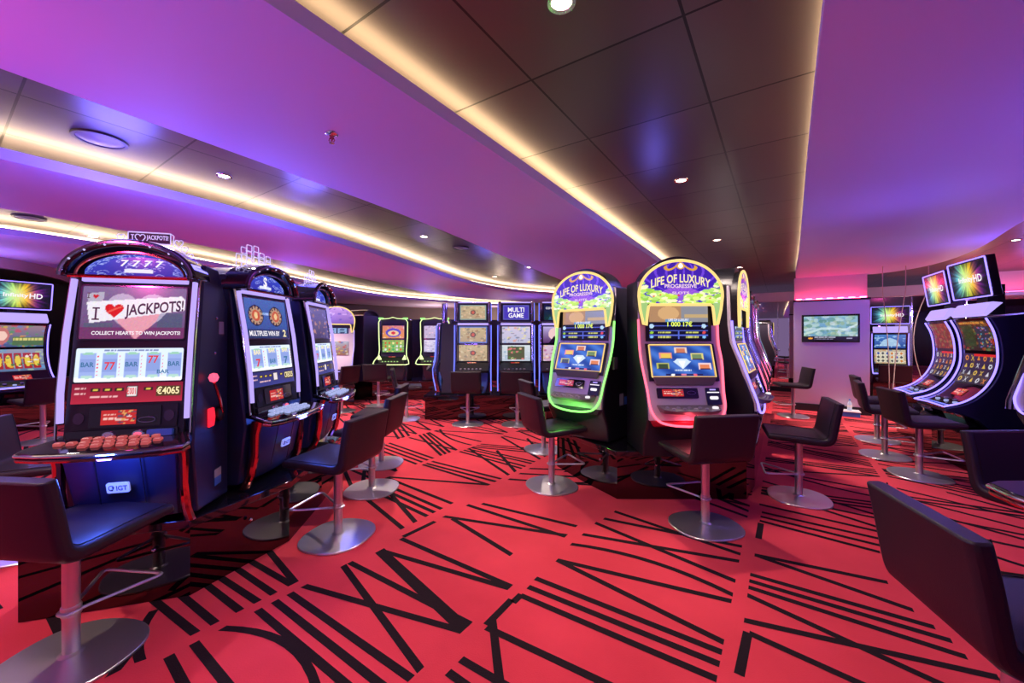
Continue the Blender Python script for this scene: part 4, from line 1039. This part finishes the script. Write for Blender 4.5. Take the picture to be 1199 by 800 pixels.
video((.075, 7.32, 0), 0, 'blue lit machine with the multi game sign', [art_blobs((.75, .8, .85), (.85, .88, .9), [(.6, .7, .8), (.9, .9, .95)], 7, 30, grid=None).rect(.2, .1, .8, .9, (.35, .35, .25)).speck(18, .22, .12, .78, .88, [(.85, .8, .6), (.3, .5, .25), (.9, .5, .5)], (.04, .07), 3), art_blobs((.75, .75, .85), (.85, .8, .9), [(.9, .6, .5), (.6, .7, .9), (.95, .9, .6), (.5, .5, .6)], 8, 60), frm(Art(60, 36, (.28, .22, .72)), (.35, .35, .7))],
      words=[('MULTI', 0, .215, .30, .085, 'txwhite'), ('GAME', 0, .11, .28, .085, 'txwhite')])
video((.83, 7.32, 0), 0, 'blue lit machine with the coyote moon screen, beside the green lit sign machine', [art_blobs((.8, .65, .75), (.85, .75, .85), [(.9, .85, .9), (.7, .4, .6), (.95, .8, .6)], 9, 70), Art(60, 36, (.5, .35, .6)).grad((.35, .2, .4), (.75, .7, .9)).ell(.45, .55, .26, .4, (.95, .8, .8)).poly([(.2, 0), (.4, .45), (.45, .3), (.6, .1), (.6, 0)], (.1, .05, .15)), Art(60, 36, (.05, .1, .2)).grad((.06, .2, .2), (.05, .08, .3)).ell(.5, .45, .13, .22, (.95, .95, .9)).speck(20, 0, 0, 1, .3, [(.2, .4, .5), (.1, .25, .2)], (.03, .08), 3)],
      words=[('COYOTE MOON', 0, .245, .42, .04, 'txwhite')])
A_g1 = art_blobs((.9, .6, .3), (.85, .5, .4), [(.4, .3, .8), (.95, .85, .4), (.9, .3, .3), (.95, .9, .9)], 11, 50).ell(.5, .45, .35, .35, (.35, .3, .75)).ell(.5, .4, .25, .22, (.95, .8, .6)).ell(.5, .42, .1, .12, (.85, .2, .2))
A_g2 = art_blobs((.4, .65, .3), (.6, .7, .35), [(.2, .6, .3), (.95, .9, .5), (.9, .9, .8)], 12, 50, grid=(5, 3, (.55, .75, .4), [(.2, .7, .4), (.95, .9, .6), (.8, .4, .2), (.9, .9, .9)]))
video((-2.83, 9.5, 0), 0, 'lime lit video machine with a fruit coloured upper screen at the back', [A_g2, A_g1], 'ledlime', False, group='lime lit machines at the back', lime=True)
video((-1.86, 9.6, 0), 0, 'lime lit video machine with white screens, partly behind the side-on blue machine', [art_blobs((.8, .78, .9), (.85, .82, .92), [(.95, .9, .95), (.6, .55, .7)], 13, 40), art_blobs((.75, .7, .8), (.8, .72, .85), [(.95, .8, .85), (.6, .5, .6)], 14, 40)], 'ledlime', False, group='lime lit machines at the back', lime=True)
lux((-3.80, 9.75, 0), yaw(-.9, .2), 'chrome hooded machine turned sideways, left of the lime lit machines', 'ledlime', art=False, topper='hood')
lux((-3.87, 8.8, 0), yaw(.35, -.93), 'violet lit machine with a small rounded sign, behind the arch topped row', 'led', art=False)
A_r1 = lambda s: art_blobs((.20, .12, .10), (.30, .18, .12), [(.55, .35, .15), (.3, .45, .25), (.65, .2, .15), (.5, .45, .3)], s, 70, 64, 44).rect(.08, .12, .45, .85, (.18, .25, .12), .8).rect(.52, .1, .93, .8, (.16, .2, .3), .8).speck(40, .54, .12, .92, .78, [(.7, .6, .3), (.3, .6, .7), (.8, .3, .3), (.5, .4, .7)], (.015, .03), s).dashes(.1, .9, .9, .06, (.85, .55, .2), 10)
def A_r2(s):
    a = art_blobs((.14, .10, .20), (.24, .16, .30), [(.3, .2, .4), (.4, .3, .2)], s, 30, 72, 48); R = random.Random(s)
    for i in range(5):
        for j in range(4):
            x, y = .12 + i * .19, .14 + j * .24; c = R.choice([(.85, .7, .3), (.8, .8, .85), (.85, .5, .2)])
            if (i + j) % 3 == 0: a.ell(x, y, .055, .08, c).ell(x, y, .025, .04, (.15, .1, .2))
            elif (i + j) % 3 == 1: a.poly([(x - .05, y - .08), (x + .03, y + .08), (x + .05, y + .08), (x - .03, y - .08)], c).poly([(x + .05, y - .08), (x - .03, y + .08), (x - .05, y + .08), (x + .03, y - .08)], c)
            else: a.poly([(x - .05, y - .07), (x + .05, y - .07), (x, y + .08)], c)
    return a.rect(.35, .93, 1, 1, (.85, .15, .15))
hd = art_hd()
hdm((5.42, 4.66, 0), yaw(-.90, .42), 'large curved twin screen machine on the right with violet light lines', [A_r1(3), A_r2(4), hd])
hdm((6.06, 5.62, 0), yaw(-.86, .50), 'curved twin screen machine partly behind the large one on the right', [art_blobs((.45, .15, .12), (.5, .2, .15), [(.7, .3, .2), (.5, .45, .25)], 5, 70, 64, 44), A_r2(9), hd])
lux((5.02, 3.50, 0), yaw(-.97, .2), 'violet edged machine cut by the right edge of the picture', 'ledhd', art=False, topper='hood')
A_l1 = art_blobs((.25, .35, .55), (.6, .5, .55), [(.9, .7, .3), (.3, .6, .4), (.8, .3, .4), (.4, .5, .8)], 21, 70, 72, 44).ell(.18, .5, .16, .4, (.75, .45, .45)).ell(.2, .5, .1, .22, (.95, .8, .75)).rect(.4, .05, 1, .45, (.3, .45, .25), .8).dashes(.42, .98, .3, .1, (.9, .85, .5), 8)
A_l2 = art_blobs((.35, .45, .6), (.6, .6, .7), [(.4, .6, .8), (.7, .8, .6)], 22, 40, 72, 40, (5, 1, (.65, .15, .15), [(.9, .8, .3)])).speck(24, .06, .15, .94, .85, [(.95, .9, .9), (.9, .7, .2), (.2, .5, .3)], (.02, .05), 6)
hdm((-8.0, 6.45, 0), yaw(.94, -.34), 'curved twin screen machine at the far left edge', [A_l1, A_l2, hd])
A_b1 = art_blobs((.15, .3, .6), (.3, .5, .8), [(.7, .85, .95), (.2, .4, .7)], 31, 30).poly([(.15, .15), (.3, .6), (.5, .75), (.7, .6), (.85, .15)], (.75, .88, .95), .8)
A_b2 = art_blobs((.7, .65, .5), (.75, .7, .6), [(.3, .4, .6), (.8, .5, .3), (.95, .95, .9)], 32, 30, grid=(6, 3, (.9, .88, .8), [(.2, .3, .6), (.8, .5, .2), (.3, .3, .3)]))
hdm((8.62, 9.08, .04), yaw(-.62, -.78), 'curved twin screen machine standing before the mirror wall', [A_b1, A_b2, hd], .9)

# ================================================================ stools
def stool():
    t = empty('bar_stool', (0, 0, 0)); R = .052
    # L shaped upholstered shell: side profile swept across the width
    outer = [(-.27, .575), (-.10, .560), (.10, .548), (.17, .552), (.215, .58), (.235, .64), (.262, .80), (.285, .925)]
    inner = [(-.265, .625), (-.10, .622), (.10, .612), (.155, .622), (.172, .66), (.195, .80), (.222, .93)]
    o2 = [(p.x, p.y) for p in crom([(a, b, 0) for a, b in outer], 3)]; i2 = [(p.x, p.y) for p in crom([(a, b, 0) for a, b in inner], 3)]
    poly = o2 + i2[::-1]
    q = MB(); W = .255
    xs = [(-W, .90), (-W + .008, .97), (-W + .02, 1), (W - .02, 1), (W - .008, .97), (W, .90)]
    def shrink(k):
        out = []; n = len(o2); m = len(i2)
        for (y, z) in poly:
            # centre line point nearest
            c = min(mid, key=lambda c_: (c_[0] - y) ** 2 + (c_[1] - z) ** 2); out.append((c[0] + (y - c[0]) * k, c[1] + (z - c[1]) * k))
        return out
    mid = []
    for i in range(len(i2)):
        a = i2[i]; b = min(o2, key=lambda c_: (c_[0] - a[0]) ** 2 + (c_[1] - a[1]) ** 2); mid.append(((a[0] + b[0]) / 2, (a[1] + b[1]) / 2))
    q.loft([[(x, y, z) for y, z in (shrink(k) if k < 1 else poly)] for x, k in ((-W, .55), (-W + .012, .85), (-W + .03, 1), (0, 1), (W - .03, 1), (W - .012, .85), (W, .55))])
    sh = q.build('seat_shell', 'leather', t, smooth=True, bevel=.008)
    for s in (-1, 1):
        q = MB(); q.tube([(s * (W - .028), y - .001, z + .0015) for y, z in i2], .0022, 5); q.build('seam', 'leather', sh, smooth=True)
    q = MB(); q.lathe([(.001, .54), (.075, .54), (.075, .555), (.03, .56)], (0, 0, 0), 20); q.build('seat_plate', 'black', t)
    q = MB(); q.lathe([(.031, .02), (.031, .545)], (0, 0, 0), 24); q.build('pole', 'steel', t, smooth=True)
    q = MB(); q.lathe([(.034, .205), (.036, .21), (.036, .245), (.034, .25)], (0, 0, 0), 24); q.build('collar', 'steel', t, smooth=True)
    path = [p for p in crom([(0.035, .0, .225), (.035, -.04, .225), (.13, -.20, .235), (.165, -.265, .24), (.14, -.285, .24), (0, -.285, .24), (-.14, -.285, .24), (-.165, -.265, .24), (-.13, -.20, .235), (-.035, -.04, .225), (-.035, 0, .225), (-.02, .035, .225), (.02, .035, .225), (.035, .01, .225)], 4)]
    q = MB(); q.tube([tuple(p) for p in path], .0085, 8); q.build('footrest', 'steel', t, smooth=True)
    # lens shaped foot
    def sup(r, a): 
        c, s_ = math.cos(a), math.sin(a); e = 2 / 2.35
        return (r * math.copysign(abs(c) ** e, c), r * .92 * math.copysign(abs(s_) ** e, s_))
    q = MB(); rings = []
    for k, z in ((1, .0), (1, .008), (.985, .012), (.6, .018), (.2, .024), (.12, .026)):
        rings.append([(*sup(.27 * k, 2 * PI * i / 48), z + .002) for i in range(48)])
    q.loft(rings); q.build('foot_plate', 'steel', t, smooth=True)
    q = MB(); q.lathe([(.05, .025), (.036, .033), (.032, .036)], (0, 0, 0), 20); q.build('pole_collar', 'steel', t, smooth=True)
    return t
ST = stool(); first = [True]
def place(x, y, nx, ny, label, group='dark leather bar stools'):
    """(nx, ny): where the sitter looks"""
    o = ST if first[0] else copy_tree(ST); first[0] = False
    o.location = (x, y, 0); o.rotation_euler.z = yaw(nx, ny); tag(o, label, 'stool', group); return o
place(-2.06, 1.86, .10, .995, 'dark leather bar stool with blue lit seat, nearest at the lower left corner')
place(-3.42, 2.82, .93, .36, 'bar stool with a blue lit backrest at the left edge, behind the nearest one')
place(-6.74, 5.72, -.94, .34, 'dark bar stool before the curved machine at the far left')
place(-1.31, 3.0, -.97, .22, 'bar stool with shiny steel foot before the two medal machine')
place(-1.38, 3.92, -.98, .05, 'bar stool before the farthest arch topped machine, nearer of the pair side by side')
place(-1.55, 4.72, -.99, -.05, 'bar stool beyond the farthest arch topped machine, farther of the pair side by side')
place(-.76, 6.85, .03, 1, 'bar stool with its back to us before the cream screened blue machine')
place(.09, 6.82, .12, .99, 'bar stool with its back to us before the multi game machine')
place(.40, 4.02, .93, .36, 'bar stool with a green tinted seat before the green lit sign machine')
place(.42, 5.30, .95, .30, 'bar stool behind the green tinted one, half hidden')
place(1.535, 3.16, -.16, .987, 'bar stool with its back to us before the red lit sign machine')
place(2.68, 3.72, -.90, .44, 'bar stool seen side-on, right of the gold rimmed sign machines')
place(5.33, 7.65 - .1, -.95, .3, 'bar stool seen side-on before the satin television wall')
place(4.40, 4.30, .93, -.36, 'bar stool before the large curved machine on the right')
place(4.70, 5.02, .82, -.57, 'bar stool with its backrest before the partly hidden curved machine')
place(5.30, 5.78, .85, -.52, 'rearmost bar stool of the three before the curved machines on the right')
place(3.02, 2.19, .04, -1, 'bar stool at the right edge whose backrest faces us, behind the nearest one')
place(1.62, 1.28, .964, -.266, 'large dark backrest of the nearest bar stool at the lower right corner')
place(-1.93, 7.28, .96, .25, 'bar stool with a curved light edge left of the side-on blue machine')
place(-2.92, 8.7, 0, 1, 'bar stool with its back to us before the fruit screened lime lit machine')
place(-3.45, 8.05, -.93, .36, 'bar stool before the violet arched machine at the back')
place(-5.0, 10.9, .3, .95, 'farthest bar stool at the back, behind the violet arched machine')
place(8.0, 8.35, .6, .8, 'bar stool before the curved machine near the mirror wall')

# ================================================================ television and small things
F = lambda p: tuple(A + NW * p[0] - back * p[2]) + (p[1],)
def F(p):
    c = A + NW * p[0] - back * p[2]; return (c.x, c.y, p[1])
tv = empty('television', (0, 0, 0), 0, 'flat television on the satin metal wall showing a blue green picture', 'television')
q = MB(); q.F = F
q.loft([[(x, b, n) for x, b in rrect(.13, 1.04, 1.40, 1.955, .01)] for n in (.003, .05)]); fr = q.build('frame', 'gloss', tv, bevel=.004)
at = Art(90, 50).grad((.45, .65, .65), (.55, .72, .78)); at.speck(160, 0, 0, 1, 1, [(.35, .55, .45), (.75, .85, .8), (.4, .6, .75), (.6, .7, .5), (.8, .85, .9)], (.02, .09), 5, .6)
at.poly([(.0, .3), (.35, .55), (.8, .5), (1, .7), (1, .62), (.8, .42), (.35, .45), (0, .2)], (.85, .92, .9), .7).rect(0, 0, 1, .17, (.08, .04, .06)).ell(.13, .085, .045, .04, (.95, .65, .1)).dashes(.21, .6, .11, .035, (.8, .8, .85), 14).dashes(.21, .56, .05, .03, (.7, .7, .75), 14, 4).dashes(.8, .9, .08, .03, (.7, .7, .75), 3)
picture('tv_screen', at, lambda u, v: F((.165 + .84 * u, 1.435 + .485 * v, .052)), tv)
q = MB(); q.F = F; q.box(.5, .7, 1.5, 1.85, .0, .004); q.build('wall_bracket', 'black', tv)

q = MB(); q.F = F; q.loft([[(x, b, n) for x, n in ((.62, .14), (1.0, .14), (1.0, .42), (.62, .42))] for b in (.002, .09)]); o = q.build('low_box', 'bluebox', bevel=.006); tag(o, 'low blue box on the carpet before the television wall', 'box')
q = MB(); q.F = F; q.loft([[(x, b, n) for x, n in ((.61, .13), (1.01, .13), (1.01, .43), (.61, .43))] for b in (.09, .105)]); q.build('lid', 'white', o)
c = A + NW * .86 - back * .28
bt = empty('water_bottle', (c.x, c.y, .105), 0, 'small clear bottle standing on the low blue box', 'bottle')
q = MB(); q.lathe([(.001, 0), (.034, .002), (.036, .02), (.036, .13), (.03, .15), (.014, .18), (.013, .195)], (0, 0, 0), 18); q.build('body', 'plastic_clear', bt, smooth=True)
q = MB(); q.lathe([(.015, .19), (.015, .215), (.001, .216)], (0, 0, 0), 14); q.build('cap', 'stickblue', bt)
q = MB(); q.lathe([(.0365, .06), (.0365, .11)], (0, 0, 0), 18); q.build('label_band', 'white', bt)

for i, (u0, v0, u1, v1, d, bow, lb) in enumerate(((1034, 343, 1042, 460, 7.0, .03, 'pale cord hanging nearest the television wall'), (1061, 340, 1046, 458, 6.95, -.03, 'pale cord hanging beside the first one'), (1088, 338, 1082, 450, 6.9, -.22, 'slack curved cord hanging left of the curved machines'))):
    p = []
    for k in range(13):
        t = k / 12; u = u0 + (u1 - u0) * t; v = v0 + (v1 - v0) * t
        z = (HC - (v0 - HZ) / FPX * d) * (1 - t) + t * (HC - (v1 - HZ) / FPX * d); p.append(((u - 600) / FPX * d + bow * math.sin(PI * t), d, z))
    ztop = ZP
    p = [(p[0][0], p[0][1], ztop)] + p
    zb = p[-1][2]; p.append((p[-1][0] - .02, d, zb - .25))
    q = MB(); q.tube(p, .007, 6); o = q.build('hanging_cord', 'cord', smooth=True); tag(o, lb, 'cord', 'cords hanging from the ceiling')
EX = (0,)
# downlights, speakers, sprinkler
def downlight():
    t = empty('downlight', (0, 0, 0))
    q = MB(); n = 28
    def circ(r, z): return [(r * math.cos(2 * PI * i / n), r * math.sin(2 * PI * i / n), z) for i in range(n)]
    q.loft([circ(.062, 0), circ(.060, -.006), circ(.044, -.006), circ(.040, .0)], cap=False); q.build('trim_ring', 'chrome', t, smooth=True)
    q = MB(); q.loft([circ(.042, -.0025), circ(.001, -.0035)], cap=False); q.build('lamp_face', 'lampface', t)
    return t
DL = None
hp = ZP - HC
spots = [(658, 2, 'downlight near the top edge of the picture, brightest of all'), (798, 211, 'downlight in the middle of the dark tiled ceiling'), (840, 281, 'downlight farther along the dark tiled ceiling'), (263, 206, 'downlight in the blue tiles at the left'),
         (497, 277, 'downlight in the pale tiles over the centre aisle'), (866, 313, 'downlight above the receding row'), (1190, 281, 'downlight in the tiles at the right edge'), (620, 313, 'small far downlight in the pale tiles'), (346, 306, 'small downlight beyond the second soffit')]
places = [(tuple(ray(u, v, hp)), lb) for u, v, lb in spots] + [((-.4, 9.3), 'added small far downlight over the centre back row'), ((-5.0, 7.6), 'added downlight beyond the second soffit over the left aisle'), ((8.2, 5.0), 'added downlight in the tiles over the curved machines'), ((9.6, 7.4), 'added downlight in the tiles near the mirror wall'), ((-5.9, 5.6), 'added downlight in the left tiles beyond the speaker')] + [((-2.2, 0.2), None), ((.2, -.2), None), ((-.3, -.9), None), ((3.3, -1), None), ((-3.4, 1.6), None)]  # labelled extras are added to brighten the far room; unlabelled ones have no fixture
for (x, y), lb in places:
    lamp('downlight_lamp', (x, y, ZP - .02), (1, .80, .70), 180 if y < 4.5 else 420, .05, 'SPOT', rot=(0, 0, 0), spot=math.radians(125), blend=.8)
    if lb is None: continue
    o = downlight() if DL is None else copy_tree(DL); DL = DL or o
    o.location = (x, y, ZP - .001); tag(o, lb, 'lamp', 'round ceiling downlights')
def speaker(u, v, r, lb):
    x, y = ray(u, v, hp); t = empty('ceiling_speaker', (x, y, ZP - .001), 0, lb, 'speaker', 'round ceiling speakers'); n = 32
    q = MB(); 
    def circ(r, z): return [(r * math.cos(2 * PI * i / n), r * math.sin(2 * PI * i / n), z) for i in range(n)]
    q.loft([circ(r, 0), circ(r * .98, -.012), circ(r * .84, -.012), circ(r * .82, -.002)], cap=False); q.build('rim', 'satin', t, smooth=True)
    q = MB(); q.loft([circ(r * .83, -.004), circ(r * .5, -.016), circ(.001, -.022)], cap=False); q.build('grille', 'grey', t, smooth=True)
speaker(118, 163, .15, 'large round speaker in the blue tiles at the upper left'); speaker(540, 290, .13, 'round speaker in the pale tiles over the centre'); speaker(35, 255, .14, 'round speaker at the left edge beyond the second soffit'); speaker(393, 318, .13, 'small far round speaker in the pale tiles')
x, y = ray(389, 156, ZS - HC)
t = empty('sprinkler_head', (x, y, ZS), 0, 'small chrome sprinkler hanging under the purple soffit', 'sprinkler')
q = MB(); q.lathe([(.001, .0), (.038, .0), (.036, -.008), (.02, -.014), (.014, -.02)], (0, 0, 0), 20); q.build('rose', 'chrome', t, smooth=True)
q = MB(); q.lathe([(.012, -.018), (.012, -.035), (.006, -.04), (.005, -.058)], (0, 0, 0), 12); q.tube([(.012, 0, -.03), (.018, 0, -.045), (.004, 0, -.06)], .003, 5); q.tube([(-.012, 0, -.03), (-.018, 0, -.045), (-.004, 0, -.06)], .003, 5); q.build('nozzle', 'redchrome', t, smooth=True)
q = MB(); q.lathe([(.001, -.058), (.016, -.058), (.016, -.061), (.001, -.061)], (0, 0, 0), 12); q.build('deflector', 'chrome', t)
